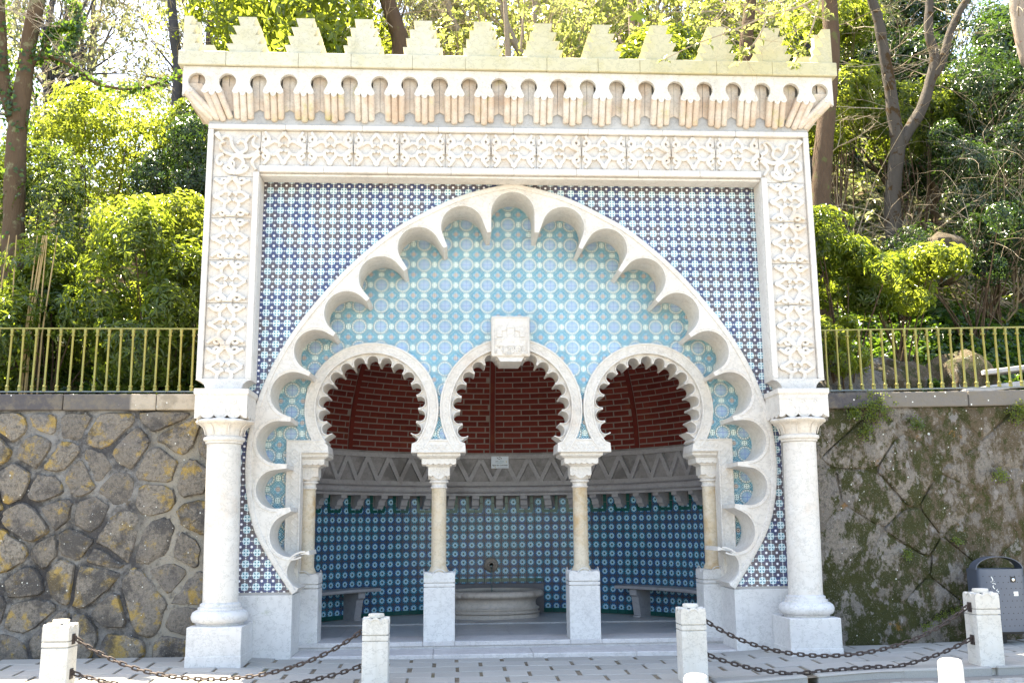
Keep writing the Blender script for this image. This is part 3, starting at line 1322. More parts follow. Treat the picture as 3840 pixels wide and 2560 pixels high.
for s in (-1, 1):
    strip(*sorted((s * 3.848, s * 3.778)), 3.26, 6.43, 0.0, .09)
    strip(*sorted((s * 3.268, s * 3.195)), 3.26, 5.872, 0.0, .09)
    m = MB()
    q = [(-3.735, zb)] + [(-3.848 + .113 * cos(a), zb + .113 * sin(a) + .03) for a in np.linspace(0, pi / 2, 8)] + [(-3.848, 3.2585), (-3.192, 3.2585)] + \
        [(-3.192 + .113 * cos(a), zb + .113 * sin(a) + .03) for a in np.linspace(pi / 2, pi, 8)] + [(-3.305, zb)]
    q = [(p[0] * -s, p[1]) for p in q]
    m.extr(q, 0.0, .09)
    m.build('frame_foot', M_marble, F, bevel=.005)
nb = 8
for i in range(nb):
    x0, x1 = -3.848 + i * 7.696 / nb + .001, -3.848 + (i + 1) * 7.696 / nb - .001
    strip(x0, x1, 6.432, 6.50, -.004, .09)
    w = 6.39
    x0, x1 = -w / 2 + i * w / nb + .001, -w / 2 + (i + 1) * w / nb - .001
    strip(x0, x1, 5.875, 5.958, 0.0, .09)
# inner stepped moulding at the tile edge
strip(-3.19, 3.19, 5.838, 5.868, .05, .30)
for s in (-1, 1):
    strip(*sorted((s * 3.191, s * 3.215)), 3.25, 5.836, .06, .31)

# ---- carved relief panels
def spiral(cx, cz, r0, r1, a0, a1, n=10):
    return [(cx + (r0 + (r1 - r0) * i / n) * cos(a0 + (a1 - a0) * i / n), cz + (r0 + (r1 - r0) * i / n) * sin(a0 + (a1 - a0) * i / n)) for i in range(n + 1)]


def motif(half=False):
    P = []
    add = lambda pts, w0, w1, h=.026: P.append((pts, w0 * 1.65, w1 * 1.6, h))
    add([(0, .212), (.028, .168), (.066, .122), (.060, .072), (.036, .046), (.014, .062)], .016, .011)
    if not half:
        add([(.026, -.215), (.010, -.192), (.036, -.142), (.072, -.092), (.066, -.046), (.038, -.026), (.016, -.050)], .018, .012)
    add([(.272, .012), (.20, .046), (.130, .088), (.076, .078), (.048, .038), (.062, .016)], .018, .011)
    if not half:
        add([(.272, -.012), (.21, -.062), (.15, -.088), (.098, -.078), (.066, -.046)], .018, .012)
        add([(.098, -.078), (.062, -.032), (.050, -.004)], .012, .009)
    add([(.262, .022), (.204, .062), (.186, .118), (.212, .166), (.238, .216)], .024, .012, .034)
    add([(.205, .150), (.238, .150), (.257, .118), (.246, .088), (.224, .092)], .014, .011)
    if not half:
        add([(.262, -.022), (.204, -.072), (.186, -.122), (.208, -.168), (.248, -.218)], .024, .013, .034)
        add([(.196, -.136), (.236, -.132), (.257, -.102), (.243, -.076), (.222, -.086)], .014, .011)
    return P


def motif_mesh(rot=False, half=False, w=.58):
    m = MB()
    for (pts, w0, w1, h) in motif(half):
        c = catmull(pts, 4)
        hw = np.linspace(w0, w1, len(c))
        for s in (1, -1):
            q = [(p[0] * s, p[1]) for p in c]
            if rot:
                q = [(p[1], p[0] * .93) for p in q]
            m.ribbon(q, list(hw), h * 1.6, .051)
    for s in ((1, -1) if not half else (1, -1)):
        for dx in (.268,):
            pts = [(s * dx, -.058 if not half else .0), (s * dx, .058)]
            if rot:
                pts = [(p[1], p[0] * .93) for p in pts]
            m.ribbon(catmull(pts, 3), .017, .058, .051)
    return m.mesh('arabesque', M_carved, smooth=50)


me_h = motif_mesh()
me_v = motif_mesh(rot=True)
PW = 6.39 / 11


def panel(cx, cz, w, h, me):
    m = MB()
    m.box(-w / 2, w / 2, .050, .07, -h / 2, h / 2)
    o = bpy.data.objects.new('frieze_panel', m.mesh('frieze_panel', M_carved))
    o.location = (cx, random.uniform(-.0015, .0015), cz)
    link(o, F)
    if me:
        inst('arabesque', me, o, Matrix.Identity(4))
    return o


for i in range(11):
    panel(-3.195 + (i + .5) * PW, 6.195, PW - .006, .464, me_h)
LZ = [5.82 - .54 * k for k in range(5)]
for s in (-1, 1):
    for k in range(4):
        panel(s * 3.523, LZ[k] - .27, .50, .534, me_v)
    # lower part panel
    m = MB()
    for (pts, w0, w1, h) in motif(False):
        c = catmull(pts, 4)
        hw = np.linspace(w0, w1, len(c))
        for sg in (1, -1):
            q = [(p[1], p[0] * sg * .93) for p in c]
            q2 = [p for p in q if p[1] > -.17]
            if len(q2) > 3:
                m.ribbon(q2, list(hw[:len(q2)]), h * 1.6, .051)
    m.ribbon([(-.058, .249), (0, .249), (.058, .249)], .017, .058, .051)
    o = panel(s * 3.523, LZ[4] - .202, .50, .394, None)
    inst('arabesque', m.mesh('arabesque', M_carved, smooth=50), o, Matrix.Translation((0, 0, -.05)))
    # corner panel with scrolls
    o = panel(s * 3.487, 6.125, .572, .604, None)
    m = MB()
    paths = []
    S1 = catmull([(0, -.26), (-.05, -.2), (-.075, -.12), (-.02, -.04), (.06, .0), (.12, .05), (.10, .13), (.04, .16), (0, .12)], 6)
    S2 = catmull([(.28, .03), (.2, -.03), (.1, -.05), (.0, .02), (-.06, .10), (-.08, .19), (-.14, .22), (-.19, .17), (-.15, .13)], 6)
    S3 = catmull([(0, -.26), (.06, -.2), (.09, -.12), (.04, -.06), (-.06, -.03), (-.14, .0), (-.2, .06), (-.2, .12), (-.15, .13)], 6)
    S4 = catmull([(-.16, -.02), (-.22, -.05), (-.24, -.12), (-.20, -.16), (-.17, -.13)], 6)
    S5 = catmull([(.10, .13), (.14, .2), (.2, .235), (.25, .21)], 6)
    S6 = catmull([(.28, .06), (.21, .1), (.2, .16), (.23, .22)], 6)
    S7 = catmull([(.28, -.01), (.21, -.09), (.2, -.14), (.25, -.22)], 6)
    S8 = catmull([(0, -.26), (-.08, -.25), (-.14, -.2), (-.1, -.17), (-.07, -.2)], 6)
    S9 = catmull([(0, -.26), (.08, -.25), (.14, -.2), (.1, -.17), (.07, -.2)], 6)
    SA = catmull([(-.26, .26), (-.22, .2), (-.19, .17)], 4)
    SB = catmull([(-.1, -.15), (-.05, -.11), (-.02, -.15), (-.03, -.2)], 5)
    for pth, a_, b_ in ((S1, .022, .012), (S2, .022, .012), (S3, .02, .012), (S4, .016, .014), (S5, .016, .008), (S6, .022, .011), (S7, .022, .012), (S8, .026, .013), (S9, .026, .013), (SA, .028, .012), (SB, .014, .01)):
        m.ribbon([(p[0] * -s, p[1]) for p in pth], list(np.linspace(a_ * 1.5, b_ * 1.5, len(pth))), .052, .051)
    inst('arabesque', m.mesh('arabesque', M_carved, smooth=50), o, Matrix.Identity(4))

# ---- big columns
for s in (-1, 1):
    cxp, cxb, cxs, cxc = s * 3.430, s * 3.441, s * 3.465, s * 3.482
    m = MB()
    m.box(cxp - .305, cxp + .305, -.32, .325, -.25, .41)
    ped = m.build('pedestal', M_base, F, bevel=.008)
    m = MB()
    m.box(cxp - .309, cxp + .309, -.324, .32, -.25, .094 if s < 0 else .075)
    m.build('plinth_course', M_base, ped, bevel=.005)
    m = MB()
    cy = -.005
    m.lathe([(.26, .41), (.265, .432), (.30, .445), (.318, .475), (.322, .51), (.308, .548), (.272, .572), (.25, .576), (.25, .604), (.244, .606), (.228, .608), (.228, .64), (.22, .645), (.20, .66)], (cxb, cy), 48)
    m.build('base_moulding', M_base, ped, smooth=40)
    m = MB()
    m.lathe([(.2, .655), (.199, 1.5), (.196, 2.47)], (0, 0), 48)
    o = m.build('column_shaft', M_marble, F, smooth=40)
    # slight lean of the axis between base and capital centre
    for v in o.data.vertices:
        f = (v.co.z - .655) / 1.82
        v.co.x += cxb + (cxs - cxb) * f * 1.6
        v.co.y += cy
    cx = cxc
    cxn = cxc - s * .004
    m = MB()
    m.lathe([(.196, 2.472), (.215, 2.476), (.217, 2.500), (.222, 2.503), (.236, 2.508), (.243, 2.528), (.236, 2.55), (.212, 2.556), (.205, 2.562)], (cxn, 0), 48)
    cap = m.build('capital', M_marble, F, smooth=40)

    def leaf(r_, z_, a):
        t = (z_ - 2.56) / .18
        w = abs(cos(4 * a))
        return r_ * (1 + (.10 * t * t) * (w ** .6 - .6)) if t > 0 else r_
    m = MB()
    prof = [(.205, 2.56), (.212, 2.60), (.225, 2.64), (.248, 2.675), (.285, 2.70), (.322, 2.715), (.330, 2.732), (.318, 2.75), (.28, 2.758), (.24, 2.76)]
    m.lathe(prof, (cxn, 0), 64, fn=leaf)
    m.build('leaf_bell', M_carved, cap, smooth=50)
    m = MB()
    for k in range(8):
        a = k * pi / 4 + pi / 8
        pts = [(cxn + r_ * cos(a), r_ * sin(a), z_) for r_, z_ in ((.222, 2.57), (.232, 2.62), (.25, 2.665), (.30, 2.70))]
        m.tube(pts, [.006, .009, .008, .004], 5)
    m.build('leaf_vein', M_carved, cap, smooth=60)
    # abacus block with scalloped hem
    hw = .302

    def hem(w):
        pts = [(-w, 3.04), (w, 3.04)]
        e = [w, w - .045, w - .045 - .155, w - .045 - .31, w - .045 - .465, -w]
        ed = [w]
        k = 4
        c = [(w, 2.757)]
        xs_ = [w, .2325, .0775, -.0775, -.2325, -w]
        out = []
        for q in range(5):
            a_, b_ = xs_[q], xs_[q + 1]
            n_ = 7
            for t_ in range(n_ + 1):
                x_ = a_ + (b_ - a_) * t_ / n_
                if q in (0, 4):
                    dz = .042 * (1 - ((t_ / n_) if q == 0 else (1 - t_ / n_)) ** 2)
                else:
                    dz = .042 * sin(pi * t_ / n_) ** .6
                out.append((x_, 2.80 - dz))
        return pts + out
    m = MB()
    m.mitre(hem(hw), hw, .10)
    b0 = len(m.v)
    m.mitre(hem(hw), hw, .10)
    m.xf(Matrix.Rotation(pi / 2, 4, 'Z'), b0)
    b0 = len(m.v)
    m.mitre(hem(hw), hw, .10)
    m.xf(Matrix.Rotation(-pi / 2, 4, 'Z'), b0)
    m.box(-hw + .03, hw - .03, -hw + .03, hw, 2.79, 3.03)
    m.xf(Matrix.Translation((cx, .06, 0)))
    # carved rosettes
    blk = m.build('abacus_block', M_marble, cap)
    m = MB()
    for k in (-1, 0, 1):
        xo = k * .155
        m.ribbon(arc(xo, 2.845, .058, 1.95, 2 * pi + 1.2, 20), .006, .006, -hw)
        m.ribbon(arc(xo, 2.952, .017, 0, 2 * pi, 10), .009, .008, -hw)
        m.ribbon([(xo, 2.90), (xo, 2.93)], .008, .006, -hw)
    m.ribbon([(-.29, 2.985), (.29, 2.985)], .006, .006, -hw)
    m.xf(Matrix.Translation((cx, .06, 0)))
    m.build('rosette', M_marble, cap, smooth=50)
    m = MB()
    m.add([(-.318, -.318, 3.05), (.318, -.318, 3.05), (.318, .25, 3.05), (-.318, .25, 3.05),
           (-.318, -.318, 3.105), (.318, -.318, 3.105), (.318, .25, 3.105), (-.318, .25, 3.105),
           (-.304, -.304, 3.03), (.304, -.304, 3.03), (.304, .25, 3.03), (-.304, .25, 3.03)],
          [(4, 5, 6, 7), (0, 1, 5, 4), (1, 2, 6, 5), (3, 0, 4, 7), (8, 9, 1, 0), (9, 10, 2, 1), (11, 8, 0, 3)])
    m.xf(Matrix.Translation((cx, .06, 0)))
    m.build('abacus', M_marble, cap, bevel=.006)

# ---- cornice
YP = -.17                       # face of the corbel panels
CW = .3785


def scallop():
    out = []
    e = [(-.128, .128)]
    xs_ = [-.128, -.043, .043, .128]
    for q in range(3):
        a_, b_ = xs_[q], xs_[q + 1]
        for t_ in range(9):
            x_ = a_ + (b_ - a_) * t_ / 8
            dz = (.030 if q != 1 else .058) * sin(pi * t_ / 8) ** .7
            out.append((x_, 6.862 - dz))
    return out


def corbel_mesh(side=0, fan=0.0):
    m = MB()
    W2 = CW / 2
    R = .106
    pts = [(-W2, 7.185), (W2, 7.185)]
    # right keyhole: down the right side of this panel
    rc = arc(W2, 6.992, R, pi / 2, pi + radians(38), 14)
    lc = arc(-W2, 6.992, R, -radians(38), pi / 2, 14)
    sc = scallop()
    right = rc + [(.118, 6.895), (.128, 6.872)]
    leftp = [(-.128, 6.872), (-.118, 6.895)] + lc
    poly = [(W2, 7.185)] + right + sc[::-1] + leftp + [(-W2, 7.185)]
    m.extr(poly, YP, YP + .055, m=1)
    # three rods sloping back to the frame
    for k, xo in enumerate((-.086, 0, .086)):
        zt = 6.86 if k != 1 else 6.85
        zb_ = 6.565 if k != 1 else 6.535
        r_ = .0435
        top = (xo, YP + .035, zt + .02)
        bot = (xo * .96 + fan, .012, zb_)
        d = Vector(bot) - Vector(top)
        pts = [Vector(top) + d * t_ for t_ in (0, .5, .93, .975, 1.0)]
        m.tube(pts, [r_, r_, r_, r_ * .8, r_ * .3], 10)
    # solid behind the rods
    y1 = .06
    v = [(-.118, YP + .052, 6.93), (.118, YP + .052, 6.93), (.105 + fan, .02, 6.58), (-.105 + fan, .02, 6.58),
         (-.118, y1, 6.93), (.118, y1, 6.93), (.105 + fan, y1, 6.58), (-.105 + fan, y1, 6.58)]
    m.add(v, [(0, 1, 2, 3)[::-1], (1, 5, 6, 2), (4, 0, 3, 7), (3, 2, 6, 7)])
    # hollow keyhole slots either side: recessed sloping sheets
    for sg in (-1, 1):
        a_, b_ = sorted((sg * .10, sg * (W2 - .0025)))
        v = [(a_, YP + .11, 7.18), (b_, YP + .11, 7.18), (b_, YP + .11, 6.98), (a_, YP + .11, 6.98),
             (b_ + fan * .6, -.005, 6.64 + .05 * (1 if sg * b_ > .15 else 0)), (a_ + fan * .6, -.005, 6.64 + .05 * (1 if sg * a_ > .15 else 0))]
        m.add(v, [(3, 2, 1, 0), (5, 4, 2, 3)])
    return m.mesh('corbel', [M_corbel, M_panel], smooth=40)


me_c = corbel_mesh()
me_cl = corbel_mesh(fan=.13)
me_cr = corbel_mesh(fan=-.13)
cor = []
for k in range(-10, 11):
    me = me_cl if k == -10 else me_cr if k == 10 else me_c
    o = inst('corbel', me, F, Matrix.Translation((k * CW, random.uniform(-.003, .003), random.uniform(-.002, .002))))
    cor.append(o)
# corner corbels: half panel on the front, rods converging to the frame corner
for s in (-1, 1):
    m = MB()
    xe = 4.145
    xa = 10.5 * CW
    pts = [(xa, 7.185)] + arc(xa, 6.992, .106, pi / 2, -radians(38), 14) + [(xa + .06, 6.90), (xa + .052, 6.872)]
    pts += [(xa + .06, 6.85), (xa + .09, 6.84), (xa + .12, 6.86), (xe - .03, 6.82), (xe, 6.80), (xe, 7.185)]
    pts = [(p[0] * s, p[1]) for p in pts]
    m.extr(pts, YP, YP + .055, m=1)
    ft = (s * 3.80, .01, 6.54)
    for (tx, ty, tz, r_, fx, fy) in ((xa + .09, YP + .035, 6.87, .042, 3.72, .0), (xe - .035, YP + .035, 6.84, .045, 3.80, .01), (xe - .035, YP + .14, 6.86, .042, 3.82, .06), (xe - .035, YP + .25, 6.86, .042, 3.83, .14), (xe - .035, YP + .42, 6.86, .042, 3.84, .25)):
        top, bot = Vector((s * tx, ty, tz + .02)), Vector((s * fx, fy, 6.55))
        m.tube([top.lerp(bot, t_) for t_ in (0, .5, .93, 1.0)], [r_, r_, r_ * .95, r_ * .4], 10)
    v = [(s * (xa - .05), YP + .05, 6.98), (s * xe, YP + .05, 6.98), (s * xe, .6, 6.98), (s * 3.60, .02, 6.56), (s * 3.83, .02, 6.56), (s * 3.83, .5, 6.56)]
    m.add(v, [(0, 1, 4, 3), (1, 2, 5, 4)])
    m.box(*sorted((s * (xe - .05), s * xe)), YP + .056, .9, 6.86, 7.185)
    # behind the half keyhole
    v = [(s * (xa - .002), YP + .075, 7.18), (s * (xa + .2), YP + .075, 7.18), (s * (xa + .2), YP + .075, 6.98), (s * (xa - .002), YP + .075, 6.98), (s * 3.74, -.003, 6.66), (s * 3.62, -.003, 6.66)]
    m.add(v, [(3, 2, 1, 0), (5, 4, 2, 3)])
    m.build('corbel', [M_corbel, M_panel], F, smooth=40)
m = MB()
m.box(-3.84, 3.84, .012, .5, 6.50, 7.19)
m.box(-4.10, 4.10, .09, .9, 6.95, 7.19)
m.build('cornice_backing', M_cornmortar, F)
# fascia blocks
cuts = [-4.206, -3.62, -2.72, -2.06, -1.29, -.62, .42, 1.08, 1.62, 2.62, 3.35, 4.206]
for a, b in zip(cuts[:-1], cuts[1:]):
    m = MB()
    m.box(a + .0012, b - .0012, -.215 + random.uniform(-.003, .003), .95, 7.193, 7.375)
    m.build('fascia_block', M_fascia, F, bevel=.006)
# merlons
def merlon_poly():
    lv = [(.252, .190), (.214, .150), (.172, .112), (.118, .078)]
    # from bottom to top: (half width at top of tier, half width at bottom of tier)
    z = 7.375
    h = .122
    right = []
    for (wt, wb) in lv:
        right += [(wb, z), (wt, z + h)]
        z += h
    return right


RP = merlon_poly()
mp = RP + [(-p[0], p[1]) for p in RP[::-1]]
m = MB()
m.extr([(p[0], p[1]) for p in mp], -.105, .105, back=True)
me_m = m.mesh('merlon', M_fascia)
for x in (-3.385, -2.655, -1.915, -1.16, -.392, .386, 1.142, 1.90, 2.65, 3.385):
    inst('merlon', me_m, F, Matrix.Translation((x, -.07 + random.uniform(-.006, .006), random.uniform(-.004, .004))) @ Matrix.Rotation(random.uniform(-.02, .02), 4, 'Z'))
for s in (-1, 1):
    m = MB()
    q = [(4.165 - 0, 7.375)] + [(4.165, RP[-1][1])] + [(4.165 - p[0] - .0, p[1]) for p in RP[::-1]]
    q = [(4.165, 7.375)] + [(4.165, RP[-1][1])] + [(4.165 - p[0] * .95, p[1]) for p in RP[::-1]]
    m.extr([(p[0] * s, p[1]) for p in q], -.175, -.02, back=True)
    b0 = len(m.v)
    q2 = [(-.02, 7.375), (-.02, RP[-1][1])] + [(.02 + p[0] * .8, p[1]) for p in RP[::-1]]
    m.extr(q2, 0, .16, back=True)
    m.xf(Matrix.Translation((s * (4.165 if s < 0 else 4.005), 0, 0)) @ Matrix(((0, 1, 0, 0), (1, 0, 0, 0), (0, 0, 1, 0), (0, 0, 0, 1))), b0)
    m.build('corner_merlon', M_fascia, F)
# returns of merlons along the sides
for s in (-1, 1):
    inst('merlon', me_m, F, Matrix.Translation((s * 4.08, .72, 0)) @ Matrix.Rotation(pi / 2, 4, 'Z'))

# ------------------------------------------------------------------ arcade
YB0, YB1 = .865, 1.42
FEET = (-.953, .936)
for ai, (cx, cz, rin) in enumerate(ARCH):
    rout = .862 if ai != 1 else .932
    a0, a1 = -radians(37), radians(217)
    nseg = 4
    for k in range(nseg):
        b0, b1 = a0 + (a1 - a0) * k / nseg, a0 + (a1 - a0) * (k + 1) / nseg
        g = .0012
        m = MB()
        yy = YB0 + random.uniform(-.001, .001)
        m.extr(arc(cx, cz, rout, b0 + g, b1 - g, 24) + arc(cx, cz, rin, b1 - g, b0 + g, 24), yy, YB1)
        m.ribbon(arc(cx, cz, rout - .014, b0 + g, b1 - g, 24), .013, .016, yy)
        m.ribbon(arc(cx, cz, rin + .012, b0 + g, b1 - g, 24), .011, .014, yy)
        o = m.build('archivolt', M_marble, F, smooth=35)
        # interlaced strapwork
        m = MB()
        rm, am = (rout + rin) / 2, (rout - rin) / 2 - .034
        per = .15 / rm
        n = max(12, int((b1 - b0) * rm / .012))
        for ph in (0, pi):
            pts = []
            for q in range(n + 1):
                a = b0 + .004 + (b1 - b0 - .008) * q / n
                w = 2 * pi * (a - a0) / (2 * per) + ph
                tri = 2 / pi * math.asin(max(-1, min(1, sin(w) * .995)))
                rr = rm + am * tri
                pts.append((cx + rr * cos(a), cz + rr * sin(a)))
            m.ribbon(pts, .0085, .007, yy)
        q = 0
        a = a0 + per / 2
        while a < b1 - .03:
            if a > b0 + .03:
                for e in range(5):
                    an = e * 2 * pi / 5 + a
                    m.ribbon([(cx + rm * cos(a), cz + rm * sin(a)), (cx + rm * cos(a) + .018 * cos(an), cz + rm * sin(a) + .018 * sin(an))], [.006, .004], .006, yy)
            a += per
        m.build('strapwork', M_marble, o, smooth=50)
    # cusped fringe
    nl = 15 if ai != 1 else 16
    f0, f1 = -radians(33), radians(213)
    rv, rt = rin - .012, rin - .122
    step = (f1 - f0) / nl
    hw = .011
    inner = []
    lob = []
    for k in range(nl):
        if ai == 1 and k in (7, 8):
            pass
        s0, s1 = f0 + k * step, f0 + (k + 1) * step
        p = np.array((cx + rt * cos(s0), cz + rt * sin(s0)))
        q = np.array((cx + rt * cos(s1), cz + rt * sin(s1)))
        t = (q - p) / np.linalg.norm(q - p)
        p, q = p + t * hw, q - t * hw
        c = np.linalg.norm(q - p)
        nrm = np.array((t[1], -t[0]))
        mid = (p + q) / 2
        bul = rv - .014 - np.linalg.norm(mid - np.array((cx, cz)))
        r_ = c / 2
        cen = mid + nrm * (bul - r_)
        L = [tuple(p)] + [tuple(cen + t * r_ * cos(pi - pi * i / 12) + nrm * r_ * sin(pi - pi * i / 12)) for i in range(13)] + [tuple(q)]
        lob.append(L)
        inner += L
    m = MB()
    yf = YB0 + .055
    m.extr(arc(cx, cz, rin + .006, f0 - .0, f1 + .0, 60) + inner[::-1], yf, YB1 - .03)
    for L in lob:
        L2 = [(p[0] + (cx - p[0]) * 0, p[1]) for p in L]
        mid = L[7]
        cen = ((L[0][0] + L[-1][0]) / 2, (L[0][1] + L[-1][1]) / 2)
        L3 = [(p[0] + (p[0] - cen[0]) * .07, p[1] + (p[1] - cen[1]) * .07) for p in L]
        m.ribbon(L3, .0085, .022, yf)
    m.build('cusped_fringe', M_marble, F, smooth=35)

# impost feet between the arches and the outer bands
for fx in FEET:
    m = MB()
    poly = [(fx - .352, 2.425), (fx + .352, 2.425), (fx + .342, 2.545), (fx + .20, 2.60), (fx - .20, 2.60), (fx - .342, 2.545)]
    m.extr(poly, YB0 - .004, YB1)
    o = m.build('impost', M_marble, F, bevel=.004)
    m = MB()
    for ph in (0, pi):
        m.ribbon([(fx - .30 + .6 * q / 60, 2.50 + .042 * 2 / pi * math.asin(.99 * sin(2 * pi * q / 15 + ph))) for q in range(61)], .008, .007, YB0 - .004)
    m.ribbon([(fx - .345, 2.437), (fx + .345, 2.437)], .010, .012, YB0 - .004)
    m.ribbon([(fx - .125, 2.585), (fx + .125, 2.585)], .010, .012, YB0 - .004)
    m.build('strapwork', M_marble, o, smooth=50)
for s in (-1, 1):
    m = MB()
    q = [(2.89, 2.595), (2.55, 2.595), (2.44, 2.60), (2.37, 2.52), (2.355, 2.425), (2.695, 2.425), (2.695, .80), (2.87, .80)]
    q = [(p[0] * s, p[1]) for p in q]
    m.extr(q, YB0 - .003, YB1)
    m.ribbon([(s * 2.46, 2.583), (s * 2.877, 2.583), (s * 2.858, 1.0)], .012, .014, YB0 - .003)
    m.ribbon([(s * 2.37, 2.438), (s * 2.708, 2.438), (s * 2.704, 1.0)], .012, .014, YB0 - .003)
    o = m.build('jamb_band', M_marble, F, smooth=35)
    m = MB()
    for ph in (0, pi):
        m.ribbon([(s * (2.783 - .0003 * q) + .052 * 2 / pi * math.asin(.99 * sin(2 * pi * q / 16 + ph)), 2.48 - 1.45 * q / 120) for q in range(121)], .0085, .007, YB0 - .003)
        m.ribbon([(s * (2.40 + .30 * q / 30), 2.512 + .045 * 2 / pi * math.asin(.99 * sin(2 * pi * q / 15 + ph))) for q in range(31)], .008, .007, YB0 - .003)
    m.build('strapwork', M_marble, o, smooth=50)


# colonnettes
def colonnette(cx, cy, wide=True):
    m = MB()
    m.lathe([(.125, .915), (.125, .935), (.118, .945), (.108, .972), (.100, .985), (.098, 1.0), (.097, 1.4), (.0965, 1.93), (.0965, 1.985)], (cx, cy), 32)
    o = m.build('colonnette', M_shaft, F, smooth=40)
    m = MB()
    m.lathe([(.097, 1.98), (.108, 1.984), (.110, 1.998), (.106, 2.004), (.098, 2.008), (.098, 2.05), (.122, 2.054), (.126, 2.066), (.122, 2.078), (.108, 2.085)], (cx, cy), 32)
    m.lathe([(.104, 2.08), (.120, 2.10), (.130, 2.13), (.132, 2.16)], (cx, cy), 32)
    h = .139
    # square block with lobed lower corners
    pts = [(-h, 2.255), (h, 2.255), (h, 2.145)]
    pts += [(h - .003 - .055 * (1 - cos(t)) * .5, 2.145 - .012 * sin(t)) for t in np.linspace(0, pi, 5)][1:]
    pts += [(.075 - .15 * t, 2.14 - .045 * sin(pi * t)) for t in np.linspace(0, 1, 9)]
    pts += [(-h + .058 - .058 * t, 2.145 - .012 * sin(pi * t)) for t in np.linspace(0, 1, 5)]
    for rot in range(4):
        b0 = len(m.v)
        m.mitre(pts, h, .05)
        m.xf(Matrix.Translation((cx, cy, 0)) @ Matrix.Rotation(rot * pi / 2, 4, 'Z'), b0)
    m.box(cx - h + .01, cx + h - .01, cy - h + .01, cy + h - .01, 2.15, 2.25)
    cap = m.build('colonnette_capital', M_marble, o, smooth=40)
    m = MB()
    m.ribbon(arc(cx, 2.165, .028, 0, 2 * pi, 16), .007, .008, cy - h)
    for q in (-1, 1):
        m.ribbon(spiral(cx + q * .075, 2.19, .042, .012, 0, q * 2.3 * pi, 22), .006, .007, cy - h)
        m.ribbon([(cx + q * .02, 2.245), (cx + q * .03, 2.20), (cx + q * .012, 2.15)], .006, .006, cy - h)
    m.build('scroll', M_marble, o, smooth=50)
    m = MB()
    w0, w1 = .150, .178
    # cove below the slab
    v = []
    for (w, z) in ((.142, 2.253), (.160, 2.262), (.172, 2.275), (.176, 2.292)):
        v += [(cx - w, cy - w, z), (cx + w, cy - w, z), (cx + w, cy + w, z), (cx - w, cy + w, z)]
    fs = []
    for k in range(3):
        for j in range(4):
            fs.append((k * 4 + j, k * 4 + (j + 1) % 4, k * 4 + 4 + (j + 1) % 4, k * 4 + 4 + j))
    m.add(v, fs)
    w = .222
    nsc = 6
    pts = [(w, 2.358), (-w, 2.358)]
    for q in range(nsc):
        for t in np.linspace(0, 1, 6):
            pts.append((-w + 2 * w * (q + t) / nsc, 2.296 - .016 * sin(pi * t)))
    for rot in range(4):
        b0 = len(m.v)
        m.mitre(pts, w, .06)
        m.xf(Matrix.Translation((cx, cy, 0)) @ Matrix.Rotation(rot * pi / 2, 4, 'Z'), b0)
    m.box(cx - w + .01, cx + w - .01, cy - w + .01, cy + w - .01, 2.297, 2.357)
    m.add([(cx - .235, cy - .235, 2.360), (cx + .235, cy - .235, 2.360), (cx + .235, cy + .235, 2.360), (cx - .235, cy + .235, 2.360),
           (cx - .277, cy - .277, 2.388), (cx + .277, cy - .277, 2.388), (cx + .277, cy + .277, 2.388), (cx - .277, cy + .277, 2.388),
           (cx - .277, cy - .277, 2.424), (cx + .277, cy - .277, 2.424), (cx + .277, cy + .277, 2.424), (cx - .277, cy + .277, 2.424)],
          [(3, 2, 1, 0), (0, 1, 5, 4), (1, 2, 6, 5), (2, 3, 7, 6), (3, 0, 4, 7), (4, 5, 9, 8), (5, 6, 10, 9), (6, 7, 11, 10), (7, 4, 8, 11)])
    m.build('colonnette_abacus', M_marble, o)
    return o


def post_cap(m, cx, cy, hw, z0, z1, disc=True):
    """scalloped square cap: four rounded corner lobes and a round lobe in each side"""
    H = z1 - z0
    for rot in range(4):
        b0 = len(m.v)
        c = hw
        pts = [(-c, z0), (c, z0), (c, z1 - H * .38)]
        pts += [(c - c * .36 * (1 - cos(t)) / 1.0 * .62, z1 - H * .38 + H * .34 * sin(t)) for t in np.linspace(0, pi / 2, 6)][1:]
        pts += [(c * .52, z1 - H * .12)]
        pts += [(c * .46 * cos(t), z1 - H * .42 + H * .42 * sin(t)) for t in np.linspace(.7, pi - .7, 9)]
        pts += [(-c * .52, z1 - H * .12)]
        pts += [(-(c - c * .36 * (1 - cos(t)) * .62), z1 - H * .38 + H * .34 * sin(t)) for t in np.linspace(pi / 2, 0, 6)][:-1]
        pts += [(-c, z1 - H * .38)]
        m.mitre(pts, hw, hw * .45)
        m.ribbon(arc(0, z1 - H * .46, c * .46, .15, pi - .15, 12), .006, .007, -hw)
        m.xf(Matrix.Translation((cx, cy, 0)) @ Matrix.Rotation(rot * pi / 2, 4, 'Z'), b0)
    m.box(cx - hw * .8, cx + hw * .8, cy - hw * .8, cy + hw * .8, z0, z1 - H * .10)


def small_pedestal(cx, cy, hw=.198):
    m = MB()
    m.box(cx - hw, cx + hw, cy - hw, cy + hw, .0, .735)
    o = m.build('post_pedestal', M_base, F, bevel=.006)
    m = MB()
    m.box(cx - hw + .022, cx + hw - .022, cy - hw + .022, cy + hw - .022, .734, .80)
    m.box(cx - hw, cx + hw, cy - hw, cy + hw, .746, .784)
    post_cap(m, cx, cy, hw, .796, .925)
    m.build('pedestal_cap', M_base, o, smooth=40)
    return o


